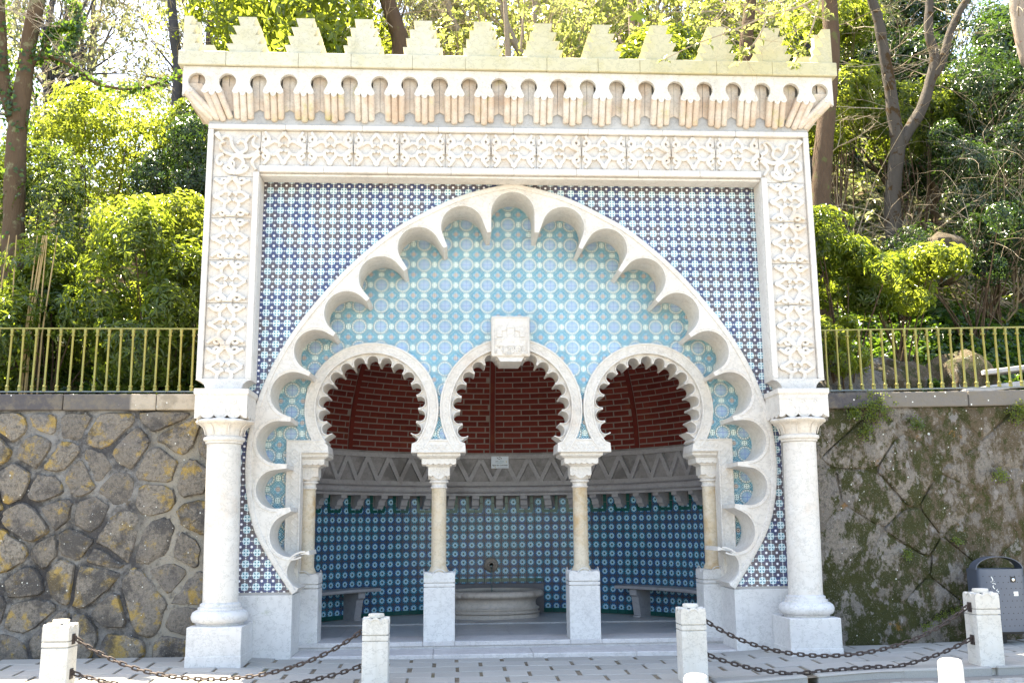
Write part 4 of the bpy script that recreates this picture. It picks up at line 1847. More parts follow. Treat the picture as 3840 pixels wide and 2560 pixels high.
for cx in (-.936, .918):
    small_pedestal(cx, 1.178)
    colonnette(cx - .012, 1.178)
for s in (-1, 1):
    small_pedestal(s * 2.655, 1.178)
    colonnette(s * 2.64, 1.178)
    m = MB()
    m.box(*sorted((s * 2.70, s * 3.35)), 1.0, 1.41, -.1, 2.42)
    m.build('jamb', M_base, F)

# ---- carved plaque over the middle arch
m = MB()
m.box(-.268, .238, .76, 1.2, 3.665, 4.205)
plq = m.build('plaque', M_marble, F, bevel=.022, segs=3)
m = MB()
m.add([(-.15, .775, 3.60), (.12, .775, 3.60), (.12, 1.38, 3.60), (-.15, 1.38, 3.60), (-.20, .79, 3.67), (.17, .79, 3.67), (.17, 1.38, 3.67), (-.20, 1.38, 3.67)],
      [(3, 2, 1, 0), (0, 1, 5, 4), (1, 2, 6, 5), (3, 0, 4, 7)])
m.build('keystone', M_marble, plq)
m = MB()
y0 = .758
ox = -.015
rb = lambda pts, w=.006, h=.012: m.ribbon([(p[0] + ox, p[1]) for p in pts], w, h, y0)
rb([(-.225, 3.70), (-.225, 4.18), (.225, 4.18), (.225, 3.70)], .009, .010)
# castle relief
m.extr([(ox - .045, 3.85), (ox + .045, 3.85), (ox + .045, 4.035), (ox - .045, 4.035)], y0 - .014, y0)
m.extr([(ox - .052, 4.035), (ox + .052, 4.035), (ox + .046, 4.055), (ox - .046, 4.055)], y0 - .020, y0)
m.extr([(ox - .042, 4.055), (ox + .042, 4.055), (ox + .012, 4.115), (ox + .004, 4.145), (ox - .004, 4.145), (ox - .012, 4.115)], y0 - .014, y0)
for q in (-1, 1):
    m.extr([(ox + q * .15 - .032, 3.92), (ox + q * .15 + .032, 3.92), (ox + q * .15 + .032, 4.0), (ox + q * .15 - .032, 4.0)], y0 - .014, y0)
    m.extr([(ox + q * .15 - .03, 4.0), (ox + q * .15 + .03, 4.0), (ox + q * .15 + .006, 4.05), (ox + q * .15, 4.085), (ox + q * .15 - .006, 4.05)], y0 - .014, y0)
    rb([(q * .15 - .036, 3.955), (q * .15 + .036, 3.955)], .005, .016)
m.extr([(ox - .19, 3.80), (ox + .19, 3.80), (ox + .19, 3.90), (ox + .12, 3.91), (ox - .12, 3.91), (ox - .19, 3.90)], y0 - .008, y0)
rb([(-.2, 3.885), (-.1, 3.892), (0, 3.89), (.1, 3.893), (.2, 3.882)], .007, .014)
rb([(-.14, 4.0), (-.05, 4.015)], .006, .012)
rb([(.14, 3.995), (.05, 4.012)], .006, .012)
for q in (-.13, 0, .13):
    rb(arc(q, 3.845, .014, 0, pi, 8), .004, .012)
for k in range(46):
    a = random.uniform(-.2, .2)
    b = random.uniform(3.695, 3.80) + .012 * sin(a * 20)
    rr = random.uniform(.010, .024)
    m.ribbon(spiral(a + ox, b, rr, rr * .4, random.uniform(0, 6), random.uniform(7, 10), 8), rr * .38, .014, y0)
m.build('castle_relief', M_marble, plq, smooth=50)

# ---- steps and floor
m = MB()
m.box(-2.72, 2.72, 1.5, 5.0, -.2, .02)
m.build('floor_bed', M_mortar, F)
xs = [-2.72, -1.14, -.74, .72, 1.12, 2.72]
for a, b in zip(xs[:-1], xs[1:]):
    m = MB()
    m.box(a + .0012, b - .0012, .945, 1.6, .022, .078)
    m.build('sill_slab', M_step, F, bevel=.006)
m = MB()
m.box(-2.70, 2.70, .965, 1.5, -.2, .021)
m.build('riser', M_step, F)
xs = [-2.675, -1.0, .2, 1.45, 2.675]
for a, b in zip(xs[:-1], xs[1:]):
    m = MB()
    m.box(a + .0012, b - .0012, .335 + random.uniform(-.003, .003), .964, -.2, -.006)
    m.build('step_slab', M_step, F, bevel=.008)
EX, EY, ER = -.10, 1.6, 3.3
for i in range(6):
    for j in range(2):
        m = MB()
        x0, x1 = -3.4 + i * 1.133, -3.4 + (i + 1) * 1.133
        y0_, y1_ = 1.6 + j * .76, 1.6 + (j + 1) * .76
        m.box(x0 + .002, x1 - .002, y0_ + .002, y1_ - .002, .0, .076 + random.uniform(-.001, .001))
        m.build('floor_slab', M_floor, F)
for i in range(5):
    m = MB()
    x0, x1 = -3.4 + i * 1.36, -3.4 + (i + 1) * 1.36
    m.box(x0 + .002, x1 - .002, 3.125, 5.0, .0, .094 + random.uniform(-.001, .001))
    m.build('floor_slab', M_floor, F)

# ---- exedra wall
def cylpt(R, th, z):
    return (EX + R * sin(th), EY + R * cos(th), z)


def ring_sheet(R, z0, z1, name, mat, n=64, par=None, inward=True):
    m = MB()
    v = []
    for i in range(n + 1):
        th = -pi / 2 + pi * i / n
        v += [cylpt(R, th, z0), cylpt(R, th, z1)]
    m.add(v, [(2 * i, 2 * i + 2, 2 * i + 3, 2 * i + 1) for i in range(n)])
    return m.build(name, mat, par or F, smooth=60)


ring_sheet(ER + .012, 0, 2.05, 'exedra_bed', M_grout2)
for s in (-1, 1):
    m = MB()
    x = EX + s * (ER + .012)
    m.box(x - .01, x + .01, 1.40, 1.61, 0, 2.7)
    m.build('exedra_return', M_grout2, F)

NT_ = 74
dth = pi / NT_
TWI = ER * dth
me_st = tile_mesh(TWI - .0012, (0, 0), (1, 1), M_star)
me_gr = tile_mesh(TWI - .003, (0, 0), (1, 1), M_green)


def seen(p):
    """does the view through the arcade reach p (rough)"""
    p = np.array(p)
    d = p - CAM
    t = (1.1 - CAM[1]) / d[1]
    if t > 1:
        return True
    q = CAM + d * t
    x, z = q[0], q[2]
    if z > 2.42:
        return any(hypot(x - c[0], z - c[1]) < c[2] - .10 for c in ARCH)
    if z < .1 or abs(x) > 2.42:
        return False
    for cx in (-.936, .918):
        if abs(x - cx) < (.2 if z < .92 else .1):
            return False
    return True


corb_th = [k * .4226 / 3.3 + .035 for k in range(-13, 13)]
rows = []
z = 1.965
cand, hid = [], []
acc = MB()
for j in range(14):
    zc = 1.965 - .012 - TWI * (j + .5)
    for i in range(NT_):
        th = -pi / 2 + (i + .5) * dth
        # skip round the corbels
        near = min(abs(th - c) for c in corb_th)
        if zc > 1.84 and near * ER < .135:
            continue
        if zc < .20:
            continue
        x, y, _ = cylpt(ER, th, zc)
        if abs(x - EX) < .80 and zc < .575 and y > 4.5:
            continue
        M = frame_M((x, y, zc), (cos(th), -sin(th), 0), (sin(th), cos(th), 0), (0, 0, 1)) @ wob()
        (cand if seen((x, y, zc)) else hid).append((hypot(x - CAM[0], y - CAM[1]) + abs(zc - 1.2) * .3, M))
cand.sort(key=lambda c: c[0])
for k, (d, M) in enumerate(cand + hid):
    if k < 290 and k < len(cand):
        inst('star_tile', me_st, F, M)
    else:
        in_stuff(acc, me_st, M)
kind(acc.build('star_tiling', M_star, F), 'stuff')
# green border tiles: skirting, top line, round the corbels, behind the basin
acc = MB()
ng = 0


def green(th, zc, w=1.0, h=.5, R=ER - .003, rot=0):
    global ng
    x, y, _ = cylpt(R, th, zc)
    M = frame_M((x, y, zc), (cos(th), -sin(th), 0), (sin(th), cos(th), 0), (0, 0, 1)) @ Matrix.Rotation(rot, 4, 'Y') @ Matrix.Diagonal((w, 1, h, 1)).to_4x4()
    if seen((x, y, zc)) and ng < 280:
        inst('border_tile', me_gr, F, M)
        ng += 1
    else:
        in_stuff(acc, me_gr, M)


for i in range(NT_):
    th = -pi / 2 + (i + .5) * dth
    x, y, _ = cylpt(ER, th, 0)
    if abs(x - EX) < .80 and y > 4.5:
        green(th, .615, 1.0, .42)
    else:
        green(th, .135, 1.0, .48)
for c in corb_th:
    for dz in (1.93, 1.80):
        green(c - .115 / ER, dz, .40, .9, ER - .004, 0)
        green(c + .115 / ER, dz, .40, .9, ER - .004, 0)
    for q in (-.09, 0.045, ):
        green(c + (q + .022) / ER, 1.735, .95, .36, ER - .005)
if acc.v:
    kind(acc.build('border_tiling', M_green, F), 'stuff')

# corbels below the moulding
m = MB()
def block_prof(pts, w):
    mm = MB()
    # pts in (depth, z) -> extrude across the width
    n = len(pts)
    mm.add([(-w / 2, -p[0], p[1]) for p in pts], [tuple(range(n))])
    mm.add([(w / 2, -p[0], p[1]) for p in pts], [tuple(range(n))[::-1]])
    v = [(-w / 2, -p[0], p[1]) for p in pts] + [(w / 2, -p[0], p[1]) for p in pts]
    mm.add(v, [(i, (i + 1) % n, (i + 1) % n + n, i + n) for i in range(n)])
    return mm


cp = [(0, 1.985), (.22, 1.985), (.22, 1.935)] + [(.22 - .07 * sin(t), 1.935 - .05 * (1 - cos(t))) for t in np.linspace(0, pi / 2, 5)][1:] + \
     [(.13, 1.885), (.13, 1.83)] + [(.13 - .05 * sin(t), 1.83 - .05 * (1 - cos(t))) for t in np.linspace(0, pi / 2, 5)][1:] + [(.06, 1.775), (0, 1.775)]
cb = block_prof(cp, .115)
me_cb = cb.mesh('corbel_bracket', M_grey)
for c in corb_th:
    x, y, _ = cylpt(ER - .0, c, 0)
    inst('corbel_bracket', me_cb, F, frame_M((x, y, 0), (cos(c), -sin(c), 0), (sin(c), cos(c), 0), (0, 0, 1)))
# roll moulding and carved band (built in eleven lengths)
NB_ = 11
for k in range(NB_):
    t0, t1 = -pi / 2 + pi * k / NB_ + .0006, -pi / 2 + pi * (k + 1) / NB_ - .0006
    m = MB()
    prof_ = [(.02, 1.986), (-.245, 1.986), (-.245, 2.02), (-.225, 2.03)] + [(-.215 - .035 * sin(a), 2.085 - .05 * cos(a)) for a in np.linspace(0, pi, 7)] + [(-.19, 2.145), (.02, 2.145)]
    n = 8
    v = []
    for i in range(n + 1):
        th = t0 + (t1 - t0) * i / n
        v += [cylpt(ER + p[0], th, p[1]) for p in prof_]
    q = len(prof_)
    m.add(v, [(i * q + j, (i + 1) * q + j, (i + 1) * q + (j + 1) % q, i * q + (j + 1) % q) for i in range(n) for j in range(q)])
    m.build('roll_moulding', M_grey, F, smooth=40)
# recessed back of the band and raised zigzag bars
ring_sheet(ER - .085, 2.146, 2.70, 'band_back', M_grey_dark)
nz = 50
for k in range(nz):
    ta, tb = -pi / 2 + pi * k / nz, -pi / 2 + pi * (k + 1) / nz
    za, zb2 = (2.215, 2.60) if k % 2 else (2.60, 2.215)
    m = MB()
    n = 4
    v = []
    wv = .030
    for i in range(n + 1):
        th = ta + (tb - ta) * i / n
        zc = za + (zb2 - za) * i / n
        dt = .040 / ER
        v += [cylpt(ER - .135, th - dt, zc), cylpt(ER - .135, th + dt, zc), cylpt(ER - .08, th + dt, zc), cylpt(ER - .08, th - dt, zc)]
    m.add(v, [(i * 4 + j, i * 4 + (j + 1) % 4, (i + 1) * 4 + (j + 1) % 4, (i + 1) * 4 + j) for i in range(n) for j in range(4)])
    m.build('zigzag_bar', M_grey, F)
for (z0, z1) in ((2.147, 2.222), (2.598, 2.668)):
    m = MB()
    n = 72
    v = []
    for i in range(n + 1):
        th = -pi / 2 + pi * i / n
        v += [cylpt(ER - .136, th, z0), cylpt(ER - .136, th, z1), cylpt(ER - .09, th, z1), cylpt(ER - .09, th, z0)]
    m.add(v, [(i * 4 + j, i * 4 + (j + 1) % 4, (i + 1) * 4 + (j + 1) % 4, (i + 1) * 4 + j) for i in range(n) for j in range(4)])
    m.build('band_rail', M_grey, F, smooth=40)

# ---- brick half dome
ZD = 2.67
RD = ER - .06


def dome(th, ph, R=RD):
    return (EX + R * cos(ph) * sin(th), EY + R * cos(ph) * cos(th), ZD + R * sin(ph))


m = MB()
n1, n2 = 48, 24
v = []
for j in range(n2 + 1):
    for i in range(n1 + 1):
        v.append(dome(-pi / 2 + pi * i / n1, pi / 2 * j / n2, RD + .010))
m.add(v, [(j * (n1 + 1) + i, j * (n1 + 1) + i + 1, (j + 1) * (n1 + 1) + i + 1, (j + 1) * (n1 + 1) + i) for j in range(n2) for i in range(n1)])
m.build('dome_mortar', M_brickmortar, F, smooth=60)
BH, BL, JT = .094, .275, .020
cache = {}


def brick_mesh(w):
    w = round(w, 2)
    if w not in cache:
        m = MB()
        a, b, h = w / 2, (BH - JT) / 2, .006
        m.add([(-a + .004, -h, -b + .004), (a - .004, -h, -b + .004), (a - .004, -h, b - .004), (-a + .004, -h, b - .004),
               (-a, -h + .005, -b), (a, -h + .005, -b), (a, -h + .005, b), (-a, -h + .005, b), (-a, .02, -b), (a, .02, -b), (a, .02, b), (-a, .02, b)],
              [(0, 1, 2, 3), (4, 5, 1, 0), (5, 6, 2, 1), (6, 7, 3, 2), (7, 4, 0, 3), (8, 9, 5, 4), (9, 10, 6, 5), (10, 11, 7, 6), (11, 8, 4, 7)])
        cache[w] = m.mesh('brick', M_brick)
    return cache[w]


cand = []
RW = .105
for c in range(28):
    ph = (c + .5) * BH / RD
    Rr = RD * cos(ph)
    for sct in range(4):
        ta, tb = -pi / 2 + sct * pi / 4, -pi / 2 + (sct + 1) * pi / 4
        L = (tb - ta) * Rr - RW
        if L < .3:
            continue
        s0 = 0.0
        first = True
        pos_ = 0.0
        off = (BL + JT) / 2 if c % 2 else 0
        segs = []
        q = -off
        while q < L:
            a, b = max(q, 0), min(q + BL, L)
            if b - a > .035:
                segs.append((a, b))
            q += BL + JT
        for a, b in segs:
            th = ta + (RW / 2 + (a + b) / 2) / Rr
            p = dome(th, ph)
            n_ = Vector((sin(th) * cos(ph), cos(th) * cos(ph), sin(ph)))
            ex = Vector((cos(th), -sin(th), 0))
            ez = ex.cross(n_)
            M = frame_M(p, ex, n_, ez) @ Matrix.Rotation(random.gauss(0, .006), 4, 'Y')
            cand.append((not seen(p), random.random() * .5 + (0 if ph < .65 else 1), brick_mesh(b - a), M))
cand.sort(key=lambda c: (c[0], c[1]))
acc = MB()
for k, (h, _, me, M) in enumerate(cand):
    if k < 295 and not h:
        inst('brick', me, F, M)
    else:
        in_stuff(acc, me, M)
kind(acc.build('dome_brickwork', M_brick, F), 'stuff')
for th in (-pi / 4, 0, pi / 4, -pi / 2 + .01, pi / 2 - .01):
    m = MB()
    v = []
    n = 20
    for i in range(n + 1):
        ph = pi / 2 * .96 * i / n
        w = RW * .36 / max(.1, RD * cos(ph))
        v += [dome(th - w, ph, RD - .014), dome(th + w, ph, RD - .014), dome(th + w, ph, RD + .02), dome(th - w, ph, RD + .02)]
    m.add(v, [(i * 4 + j, i * 4 + (j + 1) % 4, (i + 1) * 4 + (j + 1) % 4, (i + 1) * 4 + j) for i in range(n) for j in range(4)])
    m.build('dome_rib', M_brick, F)

# ------------------------------------------------------------------ basin
BX, BY = -.13, 4.22
bas = thing('basin', 'oval grey stone basin with gadrooned rim under the spout, full of water', 'basin', (BX, BY, .094))


def oval(prof_, name, mat, par, n=96, flute=None, smooth=45, closed=False):
    m = MB()
    v = []
    for (k_, z_) in prof_:
        for j in range(n):
            a = 2 * pi * j / n
            f = flute(a, z_) if flute else 0
            # straight-ish flanks: super-ellipse
            ca, sa = cos(a), sin(a)
            x = (.66 + k_ + f) * math.copysign(abs(ca) ** .85, ca)
            y = (.52 + k_ + f) * math.copysign(abs(sa) ** .9, sa)
            v.append((x, y, z_))
    q = len(prof_)
    m.add(v, [(i * n + j, i * n + (j + 1) % n, (i + 1) * n + (j + 1) % n, (i + 1) * n + j) for i in range(q - 1) for j in range(n)])
    if closed:
        m.add(v[-n:], [tuple(range(n))])
    return m.build(name, mat, par, smooth=smooth)


oval([(.02, -.09), (.02, .0), (.075, 0.0), (.075, .052), (.055, .058), (.065, .062), (.080, .075), (.065, .088), (.05, .095), (.05, .120), (.072, .126), (.075, .142), (.05, .152), (.035, .162), (.025, .18), (.018, .215), (.022, .25), (.045, .285), (.075, .303)], 'bowl', M_basin, bas, closed=False)
oval([(.06, .295), (.10, .305), (.130, .325), (.140, .352), (.130, .378), (.105, .396), (.08, .403)], 'rim', M_basin, bas, n=264,
     flute=lambda a, z_: .016 * (abs(cos(a * 22)) ** .5 - .6) * min(1, max(0, (.40 - z_) / .05)), smooth=60)
oval([(.082, .402), (.03, .405), (.012, .40), (.0, .36), (-.02, .10), (-.5, .09)], 'basin_lining', M_basin, bas)
m = MB()
n = 64
m.add([(.672 * math.copysign(abs(cos(2 * pi * j / n)) ** .85, cos(2 * pi * j / n)), .532 * math.copysign(abs(sin(2 * pi * j / n)) ** .9, sin(2 * pi * j / n)), .372) for j in range(n)], [tuple(range(n))])
m.build('water', M_water, bas)

sp = thing('water_spout', 'round fluted stone spout on the star tiled wall, pouring water', 'spout', (EX - .03, EY + ER - .01, .86))
m = MB()
b0 = len(m.v)
m.lathe([(.118, 0), (.120, .02), (.112, .045), (.085, .065), (.055, .062), (.05, .05), (.048, .03), (.047, .0)], (0, 0), 72, fn=lambda r, z_, a: r * (1 + (.035 * cos(18 * a) if r > .06 else 0)))
m.xf(Matrix.Rotation(pi / 2, 4, 'X'), b0)
m.build('rosette', M_spout, sp, smooth=50)
m = MB()
m.lathe([(.044, -.02), (.050, .10), (.058, .125), (.050, .135), (.034, .13), (.030, .0)], (0, 0), 28)
m.xf(Matrix.Rotation(pi / 2, 4, 'X'))
m.build('pipe', M_spout, sp, smooth=50)
m = MB()
m.tube([(0, -.10, -.012), (0, -.16, -.035), (.002, -.20, -.10), (0, -.22, -.19), (-.003, -.232, -.30), (0, -.238, -.40)], [.012, .014, .012, .011, .012, .015], 8)
m.build('water_jet', M_water, sp, smooth=60)

# ------------------------------------------------------------------ benches
def bench(name, label, ta, tb):
    b = thing(name, label, 'bench', (EX, EY, 0))
    b.location = (0, 0, 0)
    m = MB()
    n = 14
    v = []
    pr = [(-.03, .515), (-.40, .515), (-.425, .525), (-.428, .552), (-.418, .566), (-.03, .566)]
    for i in range(n + 1):
        th = ta + (tb - ta) * i / n
        v += [cylpt(ER + p[0], th, p[1]) for p in pr]
    q = len(pr)
    m.add(v, [(i * q + j, (i + 1) * q + j, (i + 1) * q + (j + 1) % q, i * q + (j + 1) % q) for i in range(n) for j in range(q)])
    m.add(v[:q], [tuple(range(q))[::-1]])
    m.add(v[-q:], [tuple(range(q))])
    m.build('seat', M_grey, b, smooth=35)
    for f in (.14, .86):
        th = ta + (tb - ta) * f
        mm = block_prof([(.0, .094), (.28, .094), (.28, .115), (.26, .125), (.315, .40), (.36, .43), (.36, .514), (0, .514)], .13)
        x, y, _ = cylpt(ER - .01, th, 0)
        mm.xf(frame_M((x, y, 0), (cos(th), -sin(th), 0), (sin(th), cos(th), 0), (0, 0, 1)))
        mm.build('support', M_grey, b)
    return b


bench('curved_bench', 'curved grey stone bench along the tiled wall, left of the basin', -radians(83), -radians(38))
bench('curved_bench', 'curved grey stone bench along the tiled wall, right of the basin', radians(40), radians(83))

# ------------------------------------------------------------------ sign
sg = thing('notice_plate', 'pale blue water notice on the grey zigzag band under the bricks', 'sign', (.02, EY + ER - .155, 2.54))
m = MB()
m.box(-.145, .145, 0, .006, -.10, .10)
m.build('plate', M_sign, sg)


def text(s, size, x, z, mat, name='lettering', bold=False, par=sg):
    c = bpy.data.curves.new(name, 'FONT')
    c.body = s
    c.size = size
    c.align_x = 'CENTER'
    c.extrude = .0004
    if bold:
        c.offset = size * .028
    c.materials.append(mat)
    tmp = bpy.data.objects.new('tmp', c)
    COL.objects.link(tmp)
    dg = bpy.context.evaluated_depsgraph_get()
    me = bpy.data.meshes.new_from_object(tmp.evaluated_get(dg))
    bpy.data.objects.remove(tmp)
    o = bpy.data.objects.new(name, me)
    o.location = (x, -.0012, z)
    o.rotation_euler = (pi / 2, 0, 0)
    link(o, par)


text('Água não controlada', .0305, 0, -.058, M_ink, bold=True)
text('SMAS', .022, -.05, .010, M_ink)
text('SINTRA', .022, .033, .010, M_inkblue)
m = MB()
m.ribbon(catmull([(-.048, .085), (-.04, .068), (-.02, .058), (.006, .055)], 5), .0045, .001, -.0003)
m.ribbon(catmull([(-.022, .085), (0, .084), (.018, .074), (.03, .056)], 5), .0045, .001, -.0003)
m.build('emblem', M_ink, sg)
m = MB()
m.ribbon([(.010, .048), (.011, .040)], [.005, .003], .001, -.0003)
m.ribbon([(-.08, -.004), (.075, -.004)], .0016, .001, -.0003)
m.ribbon([(-.05, -.014), (.045, -.014)], .0012, .001, -.0003)
m.build('underline', M_inkblue, sg)
m = MB()
m.ribbon([(.108, .02), (.109, -.004)], [.005, .004], .001, -.0003)
m.ribbon([(-.085, -.082), (-.068, -.084)], [.005, .004], .001, -.0003)
m.build('mark', M_inkyellow, sg)
m = MB()
m.ribbon([(-.04, -.088), (.13, -.088)], .0016, .001, -.0003)
m.build('small_print', M_ink, sg)

# ------------------------------------------------------------------ retaining walls
def voronoi_cells(x0, x1, z0, z1, sx, sz, jit, seed):
    R = random.Random(seed)
    pts = []
    nz_ = int(round((z1 - z0) / sz))
    for j in range(nz_):
        nx_ = int(round((x1 - x0) / sx))
        o = .5 * (j % 2)
        for i in range(-1, nx_ + 1):
            if R.random() < .10:
                continue
            pts.append((x0 + (i + .5 + o + R.uniform(-jit, jit)) * sx, z0 + (j + .5 + R.uniform(-jit, jit)) * sz, R.choice((-.035, 0, 0, .02, .04)) * sx * 2.2))
    cells = []
    for a, p in enumerate(pts):
        poly = [(x0, z0), (x1, z0), (x1, z1), (x0, z1)]
        for b, q in enumerate(pts):
            if a == b or abs(q[0] - p[0]) > 2.8 * sx or abs(q[1] - p[1]) > 2.8 * sz:
                continue
            nx, nz = p[0] - q[0], p[1] - q[1]
            L = hypot(nx, nz)
            nx, nz = nx / L, nz / L
            d = nx * (p[0] + q[0]) / 2 + nz * (p[1] + q[1]) / 2 - (p[2] - q[2]) * .5
            poly = clip_half(poly, nx, nz, d)
            if len(poly) < 3:
                break
        if len(poly) >= 3 and area(poly) > .006:
            cells.append(poly)
    return cells, R


def stone_from(poly, R, gap, y, depth, mat, par, rough=.012, soft=.20):
    c = np.mean(poly, axis=0)
    # inset
    n = len(poly)
    P = [(p[0] + (c[0] - p[0]) * min(.6, gap / max(.05, hypot(p[0] - c[0], p[1] - c[1]))), p[1] + (c[1] - p[1]) * min(.6, gap / max(.05, hypot(p[0] - c[0], p[1] - c[1])))) for p in poly]
    # chaikin rounding
    for it in range(2):
        Q = []
        for i in range(len(P)):
            a, b = P[i], P[(i + 1) % len(P)]
            if hypot(a[0] - b[0], a[1] - b[1]) < .02:
                Q.append(a)
                continue
            k_ = soft * R.uniform(.7, 1.25)
            Q.append((a[0] * (1 - k_) + b[0] * k_, a[1] * (1 - k_) + b[1] * k_))
            Q.append((a[0] * k_ + b[0] * (1 - k_), a[1] * k_ + b[1] * (1 - k_)))
        P = Q
    P = [(p[0] + R.uniform(-rough, rough), p[1] + R.uniform(-rough, rough)) for p in P]
    if len(P) < 3:
        return
    c = np.mean(P, axis=0)
    n = len(P)
    m = MB()
    rings = [(1.0, depth + .03), (1.0, 0.0), (.93, -depth * .75), (.55, -depth)]
    v = []
    for (s_, d_) in rings:
        for p in P:
            dd = d_ if s_ > .95 else d_ + R.uniform(-.2, .2) * depth
            v.append(((p[0] - c[0]) * s_, dd, (p[1] - c[1]) * s_))
    v.append((0, -depth * R.uniform(.8, 1.2), 0))
    fs = []
    for k in range(len(rings) - 1):
        for j in range(n):
            fs.append((k * n + j, (k * n + (j + 1) % n), ((k + 1) * n + (j + 1) % n), (k + 1) * n + j))
    for j in range(n):
        fs.append((3 * n + j, 3 * n + (j + 1) % n, 4 * n))
    m.add(v, fs)
    o = m.build('stone', mat, par, smooth=48)
    o.location = (c[0], y, c[1])
    return o


def wall(label, x0, x1, zt0, zt1, seed, sx, sz, gap, mat, mort, depth, jit, soft=.2):
    w = thing('retaining_wall', label, 'wall', (0, 0, 0))
    m = MB()
    # bumpy mortar face
    nx_, nz_ = int((x1 - x0) / .09), 36
    v = []
    zmid = (zt0 + zt1) / 2
    for j in range(nz_ + 1):
        for i in range(nx_ + 1):
            x = x0 + (x1 - x0) * i / nx_
            z = -.3 + (zmid - .2 + .3) * j / nz_
            v.append((x, .475 + random.uniform(-.014, .014) + .02 * sin(x * 2.3 + z * 1.7), z))
    m.add(v, [(j * (nx_ + 1) + i, j * (nx_ + 1) + i + 1, (j + 1) * (nx_ + 1) + i + 1, (j + 1) * (nx_ + 1) + i) for j in range(nz_) for i in range(nx_)])
    m.build('mortar_face', mort, w, smooth=60)
    m = MB()
    m.box(x0, x1, .56, 1.0, -.3, zmid - .18)
    m.build('wall_core', mort, w)
    cells, R = voronoi_cells(x0, x1, -.05, zmid - .21, sx, sz, jit, seed)
    for c in cells:
        stone_from(c, R, gap * R.uniform(.6, 1.5), .466, depth * R.uniform(.6, 1.3), mat, w, .012, soft)
    # coping
    x = x0
    edges = [x0]
    while x < x1 - 1.3:
        x += R.uniform(.95, 1.35)
        edges.append(x)
    edges.append(x1)
    for a, b in zip(edges[:-1], edges[1:]):
        za, zb_ = zt0 + (zt1 - zt0) * (a - x0) / (x1 - x0), zt0 + (zt1 - zt0) * (b - x0) / (x1 - x0)
        m = MB()
        yf = .40 + R.uniform(-.008, .008)
        m.add([(a + .004, yf, za - .198), (b - .004, yf, zb_ - .198), (b - .004, 1.02, zb_ - .198), (a + .004, 1.02, za - .198),
               (a + .004, yf, za), (b - .004, yf, zb_), (b - .004, 1.02, zb_), (a + .004, 1.02, za)],
              [(4, 5, 6, 7), (0, 1, 5, 4), (1, 2, 6, 5), (3, 0, 4, 7), (3, 2, 1, 0)])
        m.build('coping_stone', M_coping, w, bevel=.015, segs=2)
    return w


wall('rubble retaining wall with dark mortar and yellow lichen, left of the fountain', -9.2, -3.40, 3.13, 3.13, 11, .43, .37, .034, M_rubble, M_wallmortar, .045, .40, .17)
wall('mossy damp retaining wall with brown and green stains, right of the fountain', 3.40, 10.6, 3.12, 3.235, 23, .86, .40, .014, M_mossy, M_wallmortar2, .018, .20, .10)


# ------------------------------------------------------------------ railings
def railing(label, xs_, zfun, ends, bent=None, mat=M_rail):
    r = thing('railing', label, 'railing', (0, 0, 0))
    y = .70
    n = 12
    pts = [(ends[0] + (ends[1] - ends[0]) * i / n, y, zfun(ends[0] + (ends[1] - ends[0]) * i / n) + .86) for i in range(n + 1)]
    m = MB()
    for a, b in zip(pts[:-1], pts[1:]):
        m.add([(a[0], a[1] - .022, a[2]), (a[0], a[1] + .022, a[2]), (a[0], a[1] + .022, a[2] + .016), (a[0], a[1] - .022, a[2] + .016),
               (b[0], b[1] - .022, b[2]), (b[0], b[1] + .022, b[2]), (b[0], b[1] + .022, b[2] + .016), (b[0], b[1] - .022, b[2] + .016)],
              [(0, 4, 7, 3), (3, 7, 6, 2), (2, 6, 5, 1), (1, 5, 4, 0)])
    m.build('handrail', M_rail, r)
    m = MB()
    for a, b in zip(pts[:-1], pts[1:]):
        za, zb_ = a[2] - .805, b[2] - .805
        m.add([(a[0], y - .016, za), (a[0], y + .016, za), (a[0], y + .016, za + .014), (a[0], y - .016, za + .014),
               (b[0], y - .016, zb_), (b[0], y + .016, zb_), (b[0], y + .016, zb_ + .014), (b[0], y - .016, zb_ + .014)],
              [(0, 4, 7, 3), (3, 7, 6, 2), (2, 6, 5, 1), (1, 5, 4, 0)])
    m.build('bottom_rail', M_raildark, r)
    m = MB()
    H = .80
    m.lathe([(.011, 0), (.024, .004), (.025, .03), (.019, .05), (.026, .056), (.026, .074), (.016, .08), (.0145, .09), (.0145, H - .10), (.016, H - .095), (.026, H - .088), (.026, H - .072), (.018, H - .066), (.019, H - .04), (.025, H - .012), (.022, H)], (0, 0), 10)
    me = m.mesh('baluster', mat, smooth=45)
    for x in xs_:
        inst('baluster', me, r, Matrix.Translation((x, y, zfun(x) + .062)) @ Matrix.Rotation(random.uniform(-.012, .012), 4, 'Y') @ Matrix.Rotation(random.uniform(0, 6), 4, 'Z'))
    return r


railing('metal railing with turned balusters on the left wall, in front of the bushes', [-4.076 - .1514 * k for k in range(33)], lambda x: 3.135, (-9.2, -3.86), mat=M_rail)
railing('metal railing with turned balusters on the right wall above the moss', [4.154 + .1555 * k for k in range(40)], lambda x: 3.138 + (x - 4.1) * .0195, (3.86, 10.6), mat=M_rail)


